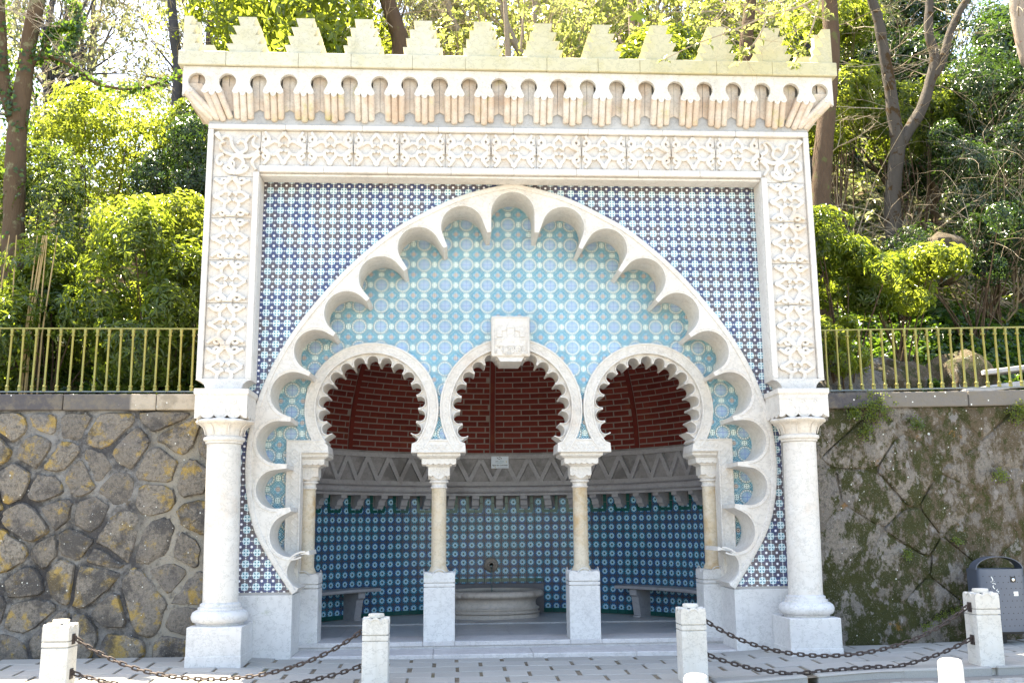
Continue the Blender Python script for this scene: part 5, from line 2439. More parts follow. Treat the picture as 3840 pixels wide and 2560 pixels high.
# ------------------------------------------------------------------ bollards and chains
def bollard(x, y, ztop, label, sides):
    z0 = zg(x, y) - .03
    b = thing('stone_bollard', label, 'bollard', (x, y, z0), 'square stone bollards along the kerb')
    hw, H = .131, ztop - z0
    m = MB()
    m.box(-hw, hw, -hw, hw, -.2, H - .245)
    m.build('post', M_bollard, b, bevel=.007, segs=2)
    m = MB()
    m.box(-hw + .018, hw - .018, -hw + .018, hw - .018, H - .247, H - .17)
    m.box(-hw, hw, -hw, hw, H - .236, H - .189)
    post_cap(m, 0, 0, hw, H - .178, H - .012)
    m.lathe([(.078, H - .02), (.082, H), (.080, H + .016), (.074, H + .02)], (0, 0), 28)
    m.build('cap', M_bollard, b, smooth=40)
    for s in sides:
        for dz in (-.165, -.50):
            m = MB()
            m.box(*sorted((s * (hw - .004), s * (hw + .010))), -.045, .035, H + dz - .055, H + dz + .045)
            m.tube([(s * (hw + .005), -.02, H + dz - .018), (s * (hw + .035), -.02, H + dz - .012), (s * (hw + .042), -.02, H + dz + .012), (s * (hw + .028), -.02, H + dz + .026), (s * (hw + .005), -.02, H + dz + .02)], .008, 8)
            m.build('chain_plate', M_chain, b, bevel=.004)
    return b


BYc = -1.372
BL_ = [(-4.712, .584, 'stone bollard at the far left, by the rubble wall', (1,)),
       (-1.550, .600, 'stone bollard left of the steps, in front of the basin side', (-1,)),
       (1.722, .656, 'stone bollard right of the steps, beside the arch end', (1,)),
       (4.868, .772, 'leaning rust streaked stone bollard in front of the litter bin', (-1,))]
for x, zt, lab, sd in BL_:
    bollard(x, BYc, zt, lab, sd)


def link_mesh():
    m = MB()
    n = 20
    a, b = .0225, .0155     # half straight, end radius (centre line)
    pts = []
    for i in range(n):
        t = 2 * pi * i / n
        pts.append((a * (1 if cos(t) > 0 else -1) * min(1, abs(cos(t)) * 3) + b * 1.1 * cos(t), b * sin(t) * 1.05, 0))
    vs = []
    k = 8
    r = .0082
    for i in range(n):
        p = Vector(pts[i])
        t = (Vector(pts[(i + 1) % n]) - Vector(pts[i - 1])).normalized()
        u = Vector((0, 0, 1))
        w = t.cross(u)
        for j in range(k):
            an = 2 * pi * j / k
            vs.append(p + (w * cos(an) + u * sin(an)) * r)
    m.add(vs, [(i * k + j, i * k + (j + 1) % k, ((i + 1) % n) * k + (j + 1) % k, ((i + 1) % n) * k + j) for i in range(n) for j in range(k)])
    return m.mesh('chain_link', M_chain, smooth=60)


me_link = link_mesh()


def chain(p, q, sag, label):
    p, q = Vector(p), Vector(q)
    c = thing('iron_chain', label, 'chain', ((p + q) / 2)[:], 'rusty chains between the bollards')
    N = 400
    pts = []
    for i in range(N + 1):
        t = i / N
        s_ = p.lerp(q, t)
        u = 2 * t - 1
        k = 1.6
        s_.z -= sag * (1 - (math.cosh(k * u) - 1) / (math.cosh(k) - 1))
        s_.z = max(s_.z, zg(s_.x, s_.y) + .012)
        pts.append(s_)
    L = [0]
    for a, b in zip(pts[:-1], pts[1:]):
        L.append(L[-1] + (b - a).length)
    pitch = .0635
    n = max(2, round(L[-1] / pitch))
    off = Vector(c.location)
    for k in range(n):
        d = L[-1] * (k + .5) / n
        i = min(range(len(L)), key=lambda j: abs(L[j] - d))
        t = (pts[min(i + 3, N)] - pts[max(i - 3, 0)]).normalized()
        side = Vector((0, -1, 0))
        up = t.cross(side).normalized()
        M = frame_M(pts[i] - off, t, up, t.cross(up))
        tw = (0 if k % 2 == 0 else pi / 2) + random.uniform(-.22, .22)
        inst('chain_link', me_link, c, M @ Matrix.Rotation(tw, 4, 'X'))
    return c


yc_ = BYc - .02
chain((-4.712 + .165, yc_, .42), (-1.55 - .165, yc_, .437), .425, 'upper rusty chain sagging in front of the left column pedestal')
chain((-4.712 + .165, yc_, .085), (-1.55 - .165, yc_, .102), .20, 'lower rusty chain hanging near the paving, left of the steps')
chain((1.722 + .165, yc_, .494), (4.868 - .165, yc_, .61), .42, 'upper rusty chain sagging in front of the right column pedestal')
chain((1.722 + .165, yc_, .158), (4.868 - .165, yc_, .275), .27, 'lower rusty chain hanging above the kerb on the right')


def short_post(x, y, ztop, label):
    z0 = zroad(x, y)
    b = thing('short_post', label, 'bollard', (x, y, z0), 'low white posts at the road edge')
    H = ztop - z0
    m = MB()
    m.lathe([(.108, -.1), (.105, H - .06), (.103, H - .035), (.094, H - .014), (.075, H - .002), (.0, H)], (0, 0), 36)
    m.build('shaft', M_whitepost, b, smooth=50)


short_post(3.63, -3.08, .305, 'low white painted post with rounded top at lower right')
short_post(1.36, -3.02, .205, 'low white painted post cut by the lower edge, before the bollard')

# ------------------------------------------------------------------ litter bin
bn = thing('litter_bin', 'blue grey perforated metal litter bin with arched hood by the mossy wall', 'bin', (5.868, .08, 0), None)
m = MB()
hw, d = .292, .20


def bin_outline(k=1.0):
    # flat back, convex front
    out = [(-hw * k, .17 * k), (-hw * k, -.05 * k)]
    out += [(hw * k * sin(t), -.05 * k - .13 * k * cos(t) ** .8) for t in np.linspace(-pi / 2 + .05, pi / 2 - .05, 17)]
    out += [(hw * k, -.05 * k), (hw * k, .17 * k)]
    return out


o_ = bin_outline()
n = len(o_)
v = [(p[0], p[1], .20) for p in o_] + [(p[0], p[1], .93) for p in o_]
m.add(v, [(i, (i + 1) % n, (i + 1) % n + n, i + n) for i in range(n)] + [tuple(range(n))[::-1]])
i_ = bin_outline(.93)
v = [(p[0], p[1], .93) for p in o_] + [(p[0], p[1], .93) for p in i_] + [(p[0], p[1], .80) for p in i_]
m.add(v, [(i, (i + 1) % n, (i + 1) % n + n, i + n) for i in range(n)] + [(i + n, (i + 1) % n + n, (i + 1) % n + 2 * n, i + 2 * n) for i in range(n)])
m.add([(p[0], p[1], .80) for p in i_], [tuple(range(n))])
m.build('body', M_bin, bn, smooth=40)
m = MB()
k = 20
v = []
for i in range(k + 1):
    a = pi - pi * i / k
    for (rr, y_) in ((.300, -.07), (.300, .10), (.288, .10), (.288, -.07)):
        v.append((rr * cos(a) * 1.0, y_, .92 + rr * .52 * sin(a) + .0))
m.add(v, [(i * 4 + j, (i + 1) * 4 + j, (i + 1) * 4 + (j + 1) % 4, i * 4 + (j + 1) % 4) for i in range(k) for j in range(4)])
m.build('hood', M_bin, bn, smooth=40)
m = MB()
m.box(-.28, .28, -.10, .15, .165, .20)
m.build('foot', M_black, bn)
m = MB()
m.box(-.06, .06, .02, .14, -.02, .166)
m.build('stand', M_black, bn)


def front_y(x):
    s = max(-1, min(1, x / hw))
    return -.05 - .13 * (1 - s * s) ** .4


m = MB()
m.add([(.006 * cos(q * pi / 4), 0, .006 * sin(q * pi / 4)) for q in range(8)] + [(.006 * cos(q * pi / 4), .004, .006 * sin(q * pi / 4)) for q in range(8)],
      [tuple(range(8))] + [(q, (q + 1) % 8, (q + 1) % 8 + 8, q + 8) for q in range(8)])
me_hole = m.mesh('perforation_disc', M_black)  # black discs imitate the dark inside of holes; the body is not pierced
for i in range(-4, 5):
    for j in range(9):
        x, z_ = i * .062 + (.031 if j % 2 else 0), .27 + j * .072
        if abs(x) > .26:
            continue
        nx_ = (front_y(x + .005) - front_y(x - .005)) / .01
        inst('perforation_disc', me_hole, bn, Matrix.Translation((x, front_y(x) - .002, z_)) @ Matrix.Rotation(math.atan(nx_), 4, 'Z'))
m = MB()
m.box(.06, .125, front_y(.09) - .006, front_y(.09) + .02, .775, .84)
lk = m.build('lock_plate', M_black, bn)
m = MB()
m.lathe([(.018, 0), (.018, .008), (.010, .010), (.010, .004)], (0, 0), 16)
m.xf(Matrix.Translation((.092, front_y(.09) - .005, .807)) @ Matrix.Rotation(pi / 2, 4, 'X'))
m.build('lock', M_chrome, lk)
m = MB()
m.box(.09, .145, front_y(.12) - .004, front_y(.12) + .02, .615, .665)
m.build('sticker', M_sticker, bn)
m = MB()
for pts in ([(-.165, .84), (-.15, .80), (-.175, .78), (-.13, .785)], [(-.16, .765), (-.125, .755), (-.155, .735), (-.14, .70), (-.12, .705)], [(-.10, .70), (-.12, .68), (-.095, .665), (-.115, .645), (-.085, .65)]):
    c = catmull(pts, 4)
    v = []
    for i, p in enumerate(c):
        v += [(p[0] - .004, front_y(p[0]) - .003, p[1]), (p[0] + .004, front_y(p[0] + .004) - .003, p[1] + .003)]
    m.add(v, [(2 * i, 2 * i + 1, 2 * i + 3, 2 * i + 2) for i in range(len(c) - 1)])
m.build('scrawl', M_sticker, bn)

# ------------------------------------------------------------------ hillside
def hill(x, y):
    s = max(0.0, y - (1.7 if x < 0 else 2.6))
    z = 2.98 + .60 * s + .22 * sin(x * .7 + y * .3) * min(1, s * .5) + .12 * sin(x * 1.9 - y * 1.3) * min(1, s * .5)
    crest = 10.4 + max(0.0, min(1.0, (x - 2.5) / 4)) * 9
    if z > crest:
        z = crest + (z - crest) * -.10
    return z


m = MB()
xs = np.concatenate([np.linspace(-60, -14, 14)[:-1], np.linspace(-14, -3.76, 22), np.linspace(-3, 3, 7), np.linspace(3.76, 14, 22), np.linspace(14, 60, 14)[1:]])
ys = np.concatenate([np.linspace(1.0, 5.45, 12), np.linspace(5.9, 14, 16), np.linspace(15, 70, 28)])
for y in ys:
    for x in xs:
        m.v.append((x, y, hill(x, y)))
k = len(xs)
for j in range(len(ys) - 1):
    for i in range(k - 1):
        if ys[j + 1] < 5.5 and xs[i] > -3.8 and xs[i + 1] < 3.8:
            continue
        m.f.append((j * k + i, j * k + i + 1, (j + 1) * k + i + 1, (j + 1) * k + i))
        m.m.append(0)
        m.uv.append([(0, 0)] * 4)
kind(m.build('hillside', M_hill, smooth=60), 'structure')


def at(u, v, y):
    d = FWD + RIGHT * (u - 1920) / FPX - UP * (v - 1280) / FPX
    t = (y - CAM[1]) / d[1]
    return tuple(CAM + d * t)


def unit(a):
    return a / np.maximum(1e-9, np.linalg.norm(a, axis=-1, keepdims=True))


def leaves(name, C, D, N, L, Wd, mat, parent=None, droop=.18, fold=.18):
    C, D, N = np.asarray(C, float), unit(np.asarray(D, float)), np.asarray(N, float)
    Sd = unit(np.cross(D, N))
    N = np.cross(Sd, D)
    L = np.asarray(L)[:, None] * np.ones((len(C), 1))
    Wd = np.asarray(Wd)[:, None] * np.ones((len(C), 1))
    mid = C + D * L * .48 + N * L * droop * .3
    V = np.stack([C, mid + Sd * Wd * .5 + N * Wd * fold, C + D * L - N * L * droop, mid - Sd * Wd * .5 + N * Wd * fold], axis=1).reshape(-1, 3)
    n = len(C)
    base = (np.arange(n) * 4)[:, None]
    T = np.concatenate([base + np.array([0, 2, 1]), base + np.array([0, 3, 2])], axis=1).reshape(-1, 3)
    me = bpy.data.meshes.new(name)
    me.vertices.add(len(V))
    me.vertices.foreach_set('co', V.ravel())
    me.loops.add(T.size)
    me.loops.foreach_set('vertex_index', T.ravel().astype(np.int32))
    me.polygons.add(len(T))
    me.polygons.foreach_set('loop_start', np.arange(0, T.size, 3, dtype=np.int32))
    me.polygons.foreach_set('loop_total', np.full(len(T), 3, dtype=np.int32))
    me.materials.append(mat)
    me.update(calc_edges=True)
    o = bpy.data.objects.new(name, me)
    return link(o, parent)


def rosettes(P, A, k, L, W, jit=.45, up=.35):
    """k leaves radiating round every axis A at P"""
    P, A = np.asarray(P), unit(np.asarray(A))
    n = len(P)
    ref = np.where(np.abs(A[:, 2:3]) < .9, np.array([[0, 0, 1.]]), np.array([[1., 0, 0]]))
    e1 = unit(np.cross(A, ref))
    e2 = np.cross(A, e1)
    ph = rng.uniform(0, 2 * pi, n)
    Cs, Ds, Ns, Ls = [], [], [], []
    for i in range(k):
        a = ph + 2 * pi * i / k + rng.normal(0, .25, n)
        rad = e1 * np.cos(a)[:, None] + e2 * np.sin(a)[:, None]
        d = unit(rad + A * rng.uniform(-.2, up, n)[:, None] + rng.normal(0, .12, (n, 3)))
        Cs.append(P + rad * .008)
        Ds.append(d)
        Ns.append(A + rng.normal(0, jit, (n, 3)))
        Ls.append(L * rng.uniform(.65, 1.15, n))
    C, D, N, L_ = np.concatenate(Cs), np.concatenate(Ds), np.concatenate(Ns), np.concatenate(Ls)
    return C, D, N, L_, L_ * W / L


def lobed_points(c, r, nl, npts, lobe=.42, upper=.15, seed=None):
    """points and outward normals on a lumpy crown: many lobes on an ellipsoid"""
    c, r = np.asarray(c, float), np.asarray(r, float)
    d = unit(rng.normal(size=(nl, 3)) + np.array([0, 0, upper]))
    lc = c + d * r * rng.uniform(.45, .85, (nl, 1))
    lr = lobe * np.mean(r) * rng.uniform(.6, 1.25, nl)
    w = lr ** 2 / np.sum(lr ** 2)
    idx_ = rng.choice(nl, npts, p=w)
    q = unit(rng.normal(size=(npts, 3)) + unit(lc[idx_] - c) * .6 + np.array([0, 0, .35]))
    rad = lr[idx_][:, None] * rng.uniform(.55, 1.08, (npts, 1))
    P = lc[idx_] + q * rad * (r / np.mean(r))
    return P, q, lc


def shrub(name, label, cat, c, r, nl, n, k, L, W, mat, group=None, lobe=.42, stems=True, base=None, bark=None, up=.35):
    base = base or (c[0], c[1], hill(c[0], c[1]) - .05)
    t = thing(name, label, cat, base, group)
    n, L, W = int(n * 1.9), L * .80, W * .80
    P, A, lc = lobed_points(np.array(c) - np.array(base), r, nl, n, lobe)
    keep = P[:, 2] > -.1
    P, A = P[keep], A[keep]
    leaves('foliage', *rosettes(P, A, k, L, W, up=up), mat, t)
    if stems:
        m = MB()
        for q in lc[:min(len(lc), 12)]:
            p0 = Vector((random.uniform(-.15, .15) * r[0], random.uniform(-.1, .1), 0))
            p2 = Vector(q)
            p1 = p0.lerp(p2, .5) + Vector((random.uniform(-.1, .1), random.uniform(-.1, .1), .15)) * r[2] * .4
            m.tube(catmull([p0, p1, p2], 4), list(np.linspace(.020, .006, 9)), 5)
        m.build('stem', bark or B_brown, t, smooth=60)
    return t


def twigs(m, p, d, L, r, depth, spread=.5, grav=0.0, nseg=4, kids=(3, 5), wander=.18, n=3):
    pts, rr = [Vector(p)], [r]
    d = Vector(d).normalized()
    q = Vector(p)
    for i in range(nseg):
        d = (d + Vector((random.gauss(0, wander), random.gauss(0, wander), random.gauss(0, wander) + grav))).normalized()
        q = q + d * L / nseg
        pts.append(q.copy())
        rr.append(r * (1 - .75 * (i + 1) / nseg))
    m.tube(pts, rr, n, cap=False)
    ends = [(pts[-1], d)]
    if depth > 0:
        for k_ in range(random.randint(*kids)):
            i = random.randint(1, nseg)
            f = Vector((random.gauss(0, 1), random.gauss(0, 1), random.gauss(0, .8)))
            dd = (pts[i] - pts[i - 1]).normalized()
            f = (f - dd * f.dot(dd)).normalized()
            e = twigs(m, pts[i], dd * (1 - spread * .5) + f * spread, L * random.uniform(.4, .65), max(.0025, rr[i] * .65), depth - 1, spread, grav, nseg, kids, wander, n)
            ends += e
    return ends


def trunk_tree(name, label, stems, bark, cat='tree', group=None, twig=None, leafy=None, ivy=None, n=12):
    """stems: list of (points, r0, r1)"""
    base = stems[0][0][0]
    t = thing(name, label, cat, base, group)
    off = Vector(base)
    m = MB()
    ends = []
    for pts, r0, r1 in stems:
        c = catmull(pts, 5)
        rr = np.linspace(r0, r1, len(c)) * rng.uniform(.94, 1.06, len(c))
        m.tube([Vector(p) - off for p in c], list(rr), n)
        ends.append((Vector(c[-1]) - off, (Vector(c[-1]) - Vector(c[-3])).normalized(), r1))
    m.build('trunk', bark, t, smooth=70)
    tips = []
    if twig:
        m = MB()
        cnt, L, depth, spread, r = twig
        for pts, r0, r1 in stems:
            c = catmull(pts, 5)
            for q in range(cnt):
                i = random.randint(len(c) // 3, len(c) - 1)
                d = Vector((random.gauss(0, 1), random.gauss(0, 1) - .1, random.uniform(-.1, 1)))
                tips += twigs(m, Vector(c[i]) - off, d, L * random.uniform(.5, 1.2), r, depth, spread)
        m.build('twig', B_twig, t)
    if leafy and tips:
        k, L, W, mat, frac = leafy
        P = np.array([tuple(p) for p, d in tips])
        A = np.array([tuple(d) for p, d in tips]) + np.array([0, 0, .5])
        s_ = rng.random(len(P)) < frac
        P, A = P[s_], A[s_]
        if len(P):
            leaves('foliage', *rosettes(P, A, k, L, W), mat, t)
    if ivy:
        npts, L, jit = ivy
        P, A = [], []
        for pts, r0, r1 in stems:
            c = catmull(pts, 8)
            for q in range(npts):
                i = random.randint(0, len(c) - 1)
                a = random.uniform(0, 2 * pi)
                r_ = r0 + (r1 - r0) * i / len(c)
                nrm = Vector((cos(a), sin(a), random.uniform(-.2, .3)))
                P.append(tuple(Vector(c[i]) - off + nrm * (r_ + random.uniform(0, jit))))
                A.append(tuple(nrm))
        leaves('ivy', *rosettes(np.array(P), np.array(A), 2, L, L * .85), L_ivy, t)
    return t


# ---- trees one can tell apart
y = 3.0
arcb = [at(u, v, 3.0) for u, v in ((120, 240), (143, 219), (219, 222), (307, 274), (373, 318), (494, 335), (576, 318), (690, 280))]
st = [([(-7.30, 3.0, 3.3), at(50, 900, y), at(60, 560, y), at(72, 430, y), at(90, 300, y), at(112, 140, y), at(150, -40, y), at(190, -260, y)], .17, .10),
      ([at(66, 480, y), at(30, 380, y), at(8, 250, y), at(0, 80, y), at(-10, -150, y)], .11, .08),
      (arcb, .045, .012),
      ([at(143, 219, 3.0), at(190, 140, 2.9), at(215, 105, 2.9), at(265, 100, 2.8)], .03, .008),
      ([at(219, 222, 3.0), at(260, 160, 3.0), at(297, 90, 3.1), at(270, 10, 3.1)], .022, .006)]
trunk_tree('ivy_clad_tree', 'forked tree trunk clad in ivy at the far left edge', st, B_ivy, twig=(5, 1.1, 2, .6, .010), ivy=(150, .085, .10))
st = [([(-7.28, 10, 7.5), at(668, 320, 10), at(655, 150, 10), at(640, -40, 10), at(620, -300, 10)], .14, .09)]
trunk_tree('slender_tree', 'slender grey trunk behind the left end of the cornice', st, B_grey, twig=(10, 2.2, 2, .6, .014))
st = [([(-5.95, 9, 6.5), at(848, 220, 9), at(838, 100, 9), at(822, -20, 9), at(800, -260, 9)], .13, .09)]
trunk_tree('slender_tree', 'blue grey trunk between the two left battlements', st, B_grey, twig=(10, 2.0, 2, .6, .014), leafy=(4, .12, .08, L_fresh, .8))
st = [([(-1.9, 7, 6.0), at(1500, 230, 7), at(1488, 110, 7), at(1458, 20, 7), at(1435, -60, 7), at(1400, -300, 7)], .19, .13)]
trunk_tree('dark_tree', 'dark thick leaning trunk behind the fourth battlement', st, B_brown, twig=(9, 2.0, 2, .6, .014))
st = [([(-.6, 9.5, 7.5), at(1770, 215, 9.5), at(1738, 150, 9.5), at(1700, 80, 9.5), at(1660, -60, 9.5)], .11, .07),
      ([at(1960, 210, 9.8), at(1925, 150, 9.8), at(1890, 60, 9.8), at(1850, -80, 9.8)], .10, .06)]
trunk_tree('twin_stemmed_tree', 'pinkish twin stems behind the middle battlements', st, B_pale, twig=(12, 2.2, 2, .6, .013), leafy=(4, .12, .08, L_yellow, .7))
st = [([(4.7, 6.5, 6.0), at(2795, 225, 6.5), at(2805, 100, 6.5), at(2815, -20, 6.5), at(2830, -300, 6.5)], .15, .11)]
trunk_tree('brown_tree', 'brown trunk behind the last full battlement on the right', st, B_brown, twig=(8, 1.8, 2, .6, .014), leafy=(4, .12, .09, L_yellow, .5))
st = [([(5.55, 4.5, 3.9), at(3078, 860, 4.5), at(3085, 600, 4.5), at(3105, 380, 4.5), at(3118, 180, 4.5), at(3108, -20, 4.5), at(3090, -300, 4.5)], .19, .13)]
trunk_tree('fluted_trunk_tree', 'tall brown fluted trunk rising just behind the right edge', st, B_brown, twig=(7, 1.2, 2, .6, .011))
yy = 6.0
st = [([(7.75, yy, 5.6), at(3348, 830, yy), at(3356, 640, yy), at(3368, 540, yy), at(3350, 430, yy), at(3338, 330, yy), at(3312, 180, yy), at(3290, 60, yy), at(3258, -40, yy), at(3220, -260, yy)], .17, .075),
      ([at(3362, 570, yy), at(3400, 500, yy), at(3455, 410, yy), at(3490, 300, yy), at(3505, 215, yy), at(3482, 120, yy), at(3486, 0, yy), at(3490, -250, yy)], .13, .07),
      ([at(3490, 300, yy), at(3530, 240, yy), at(3560, 130, yy), at(3600, 40, yy), at(3640, -30, yy), at(3720, -250, yy)], .09, .06)]
trunk_tree('forked_tree', 'mottled grey tree forking twice on the slope right of the fountain', st, B_mottle, twig=(9, 1.5, 2, .6, .011))
st = [([(10.4, 5.0, 5.2), at(3905, 330, 5.0), at(3860, 230, 5.0), at(3828, 110, 5.0), at(3812, 0, 5.0), at(3800, -250, 5.0)], .17, .12)]
trunk_tree('pale_tree', 'pale peeling trunk cut by the upper right edge', st, B_pale, twig=(6, 1.6, 2, .6, .012))

# ---- shrubs behind the left railing
LS = 'evergreen shrubs behind the left railing'
shrub('rhododendron_shrub', 'broad long leaved shrub behind the left railing, next to the column', 'shrub', (-4.95, 2.0, 4.35), (1.15, .9, 1.45), 16, 620, 8, .17, .042, L_rhodo, LS, base=(-4.9, 2.0, 2.95))
shrub('rhododendron_shrub', 'bright yellow green mounded shrub rising over the railing, left of the frame', 'shrub', (-5.35, 3.1, 5.55), (1.35, 1.0, 1.0), 14, 700, 8, .16, .04, L_fresh, LS, base=(-5.3, 3.0, 3.6))
shrub('rhododendron_shrub', 'mid green shrub low behind the balusters, third from the column', 'shrub', (-6.45, 2.1, 4.1), (1.1, .85, 1.2), 14, 560, 8, .15, .045, L_rhodo, LS, base=(-6.4, 2.1, 2.95))
shrub('laurel_shrub', 'glossy shrub with glinting leaves beside the ivy clad trunk', 'shrub', (-7.3, 3.4, 6.0), (1.25, 1.0, 1.5), 16, 900, 6, .11, .045, L_laurel, LS, base=(-7.2, 3.4, 3.8))
shrub('laurel_shrub', 'low dark glossy shrub at the left end of the railing', 'shrub', (-7.9, 2.0, 4.0), (1.2, .8, 1.3), 14, 640, 6, .11, .05, L_laurel, LS, base=(-7.9, 2.0, 2.95))
shrub('dark_shrub', 'dense dark green round shrub against the upper left frame', 'shrub', (-5.25, 4.6, 7.15), (1.0, .9, 1.05), 14, 1300, 5, .095, .042, L_dark, LS, base=(-5.2, 4.7, 4.6))
shrub('laurel_shrub', 'pale yellow shrub crown high on the left, under the arching bare branch', 'shrub', (-7.3, 5.6, 8.4), (1.7, 1.1, 1.25), 18, 1300, 6, .11, .045, L_fresh, LS, base=(-7.2, 5.6, 5.2))
shrub('laurel_shrub', 'light green shrub beside the dark round shrub, below the cornice', 'shrub', (-5.3, 6.2, 8.55), (1.1, .9, .95), 12, 800, 6, .105, .042, L_laurel, LS, base=(-5.3, 6.2, 5.6))
# canes at the far left
t = thing('bamboo_clump', 'thin tan canes behind the far left of the railing', 'plant', (-6.75, 1.7, 2.95))
m = MB()
for k in range(9):
    x = random.uniform(-.35, .35)
    m.tube([(x, random.uniform(-.1, .1), 0), (x * 1.1, 0, 1.2), (x * 1.3 + random.uniform(-.1, .1), .1, 2.6)], [.014, .012, .007], 6)
m.build('cane', bark_mat('cane_bark', (.36, .26, .12), (.44, .33, .17), (.25, .18, .08)), t)

# ---- shrubs on the right slope
RS = 'evergreen shrubs on the right slope'
shrub('rhododendron_shrub', 'sunlit long leaved shrub arching over the right railing beside the column', 'shrub', (5.15, 2.7, 5.35), (1.25, .9, .85), 14, 640, 8, .16, .042, L_rhodo, RS, base=(5.2, 2.8, 3.1))
shrub('rhododendron_shrub', 'spreading sunlit shrub above the mossy boulders', 'shrub', (6.45, 3.2, 5.45), (1.1, .8, .60), 12, 480, 8, .15, .04, L_fresh, RS, base=(6.4, 3.4, 3.6))
shrub('rhododendron_shrub', 'small drooping shrub low behind the first right balusters', 'shrub', (4.95, 1.9, 4.05), (.62, .5, .50), 8, 130, 8, .14, .04, L_fresh, RS, base=(4.9, 2.0, 2.95))
shrub('laurel_shrub', 'light green shrub left of the forked trunk', 'shrub', (7.15, 7.3, 9.9), (1.0, .8, 1.0), 14, 760, 6, .12, .05, L_fresh, RS, base=(7.0, 7.3, 6.2))
shrub('laurel_shrub', 'yellow green shrub between the forked limbs', 'shrub', (8.9, 7.5, 10.0), (1.5, 1.0, .8), 14, 800, 6, .13, .05, L_rhodo, RS, base=(8.9, 7.5, 6.2))
shrub('laurel_shrub', 'leafy shrub high behind the fluted trunk', 'shrub', (7.6, 8.2, 12.0), (1.7, 1.2, 1.6), 16, 1000, 6, .13, .055, L_fresh, RS, base=(7.6, 8.2, 6.8))
shrub('dark_shrub', 'dark green shrub low on the far right slope', 'shrub', (8.3, 4.4, 6.3), (1.4, .9, 1.0), 14, 900, 5, .10, .045, L_dark, RS, base=(8.3, 4.6, 4.3))
shrub('dark_shrub', 'wide dark shrub behind the twigs at the upper far right', 'shrub', (10.6, 7.0, 9.6), (1.9, 1.1, 1.5), 16, 1300, 5, .11, .05, L_dark, RS, base=(10.6, 7.0, 6.0))
shrub('dark_shrub', 'deep green shrub right of the forked trunk, behind bare twigs', 'shrub', (9.3, 5.6, 7.9), (1.3, 1.0, 1.2), 14, 900, 5, .10, .045, L_dark, RS, base=(9.3, 5.6, 5.0))

# bare twiggy shrubs on the right
for k, (bx, by, nb_, lab, dx) in enumerate(((9.3, 6.0, 18, 'bare twiggy shrub with pale arching stems at the right edge', -.25), (7.0, 6.6, 10, 'bare pale twigs in front of the forked trunk', .05), (10.6, 6.8, 18, 'tall tangle of bare twigs at far right, under the pale trunk', -.3))):
    t = thing('bare_shrub', lab, 'shrub', (bx, by, hill(bx, by)), 'bare twiggy shrubs')
    m = MB()
    for q in range(nb_):
        d = (random.gauss(dx, .55), random.gauss(-.25, .35), random.uniform(.5, 1.1))
        twigs(m, (random.uniform(-.5, .5), random.uniform(-.3, .3), 0), d, random.uniform(2.4, 4.2), .020, 2, .5, -.03, 7, (3, 5), .13)
    m.build('branch', B_twig, t)

# boulders and rough rock behind the right railing
def boulder(c, r, label, mat, seed):
    R = random.Random(seed)
    t = thing('boulder', label, 'rock', (c[0], c[1], c[2]), 'rocks behind the right railing')
    m = MB()
    n1, n2 = 16, 10
    ph = [R.uniform(0, 6) for _ in range(6)]
    v = []
    for j in range(n2 + 1):
        b = -pi / 2 + pi * j / n2
        for i in range(n1):
            a = 2 * pi * i / n1
            k_ = 1 + .14 * sin(2 * a + ph[0]) + .10 * sin(3 * b + ph[1]) + .07 * sin(5 * a + 2 * b + ph[2]) + R.uniform(-.04, .04)
            v.append((r[0] * k_ * cos(b) * cos(a), r[1] * k_ * cos(b) * sin(a), r[2] * k_ * sin(b)))
    m.add(v, [(j * n1 + i, j * n1 + (i + 1) % n1, (j + 1) * n1 + (i + 1) % n1, (j + 1) * n1 + i) for j in range(n2) for i in range(n1)])
    m.build('rock_face', mat, t, smooth=30)


boulder((5.05, 2.2, 3.25), (.75, .5, .45), 'tan boulder behind the first right balusters', M_rubble, 3)
boulder((5.75, 2.4, 3.35), (.55, .5, .55), 'brown boulder in the middle of the right railing', M_mossy, 4)
boulder((6.75, 2.3, 3.45), (.55, .5, .45), 'dark mossy boulder before the pale stone steps', M_mossy, 5)
boulder((8.05, 5.0, 6.15), (.62, .5, .42), 'mossy brown rock shelf high on the far right slope', M_mossy, 6)
boulder((4.45, 2.0, 3.05), (.4, .4, .3), 'small boulder at the foot of the right column frame', M_mossy, 7)
t = thing('stone_steps', 'pale stone stair slabs climbing at the right end of the railing', 'steps', (7.3, 1.9, 3.0))
for (x0, z0, x1, z1, h) in ((-.42, .64, .9, .80, .07), (-.75, .36, .9, .60, .09), (-.2, .20, .9, .38, .16)):
    m = MB()
    m.add([(x0, -.15, z0 - h), (x1, -.15, z1 - h), (x1, .35, z1 - h), (x0, .35, z0 - h), (x0, -.15, z0), (x1, -.15, z1), (x1, .35, z1), (x0, .35, z0)],
          [(4, 5, 6, 7), (0, 1, 5, 4), (1, 2, 6, 5), (3, 0, 4, 7), (3, 2, 1, 0), (2, 3, 7, 6)])
    m.build('stair_slab', M_step, t, bevel=.01)

# plants rooted in the right wall
def wall_plant(x, z, r, n, mat, label, L=.035):
    t = thing('wall_plant', label, 'plant', (x, .42, z), 'small plants rooted in the mossy wall')
    P = rng.normal(0, 1, (n, 3)) * np.array([r * .5, .03, r * .45]) + np.array([0, -.06, 0])
    A = rng.normal(0, .5, (n, 3)) + np.array([0, -1, .5])
    leaves('foliage', *rosettes(P, A, 4, L, L * .65), mat, t)


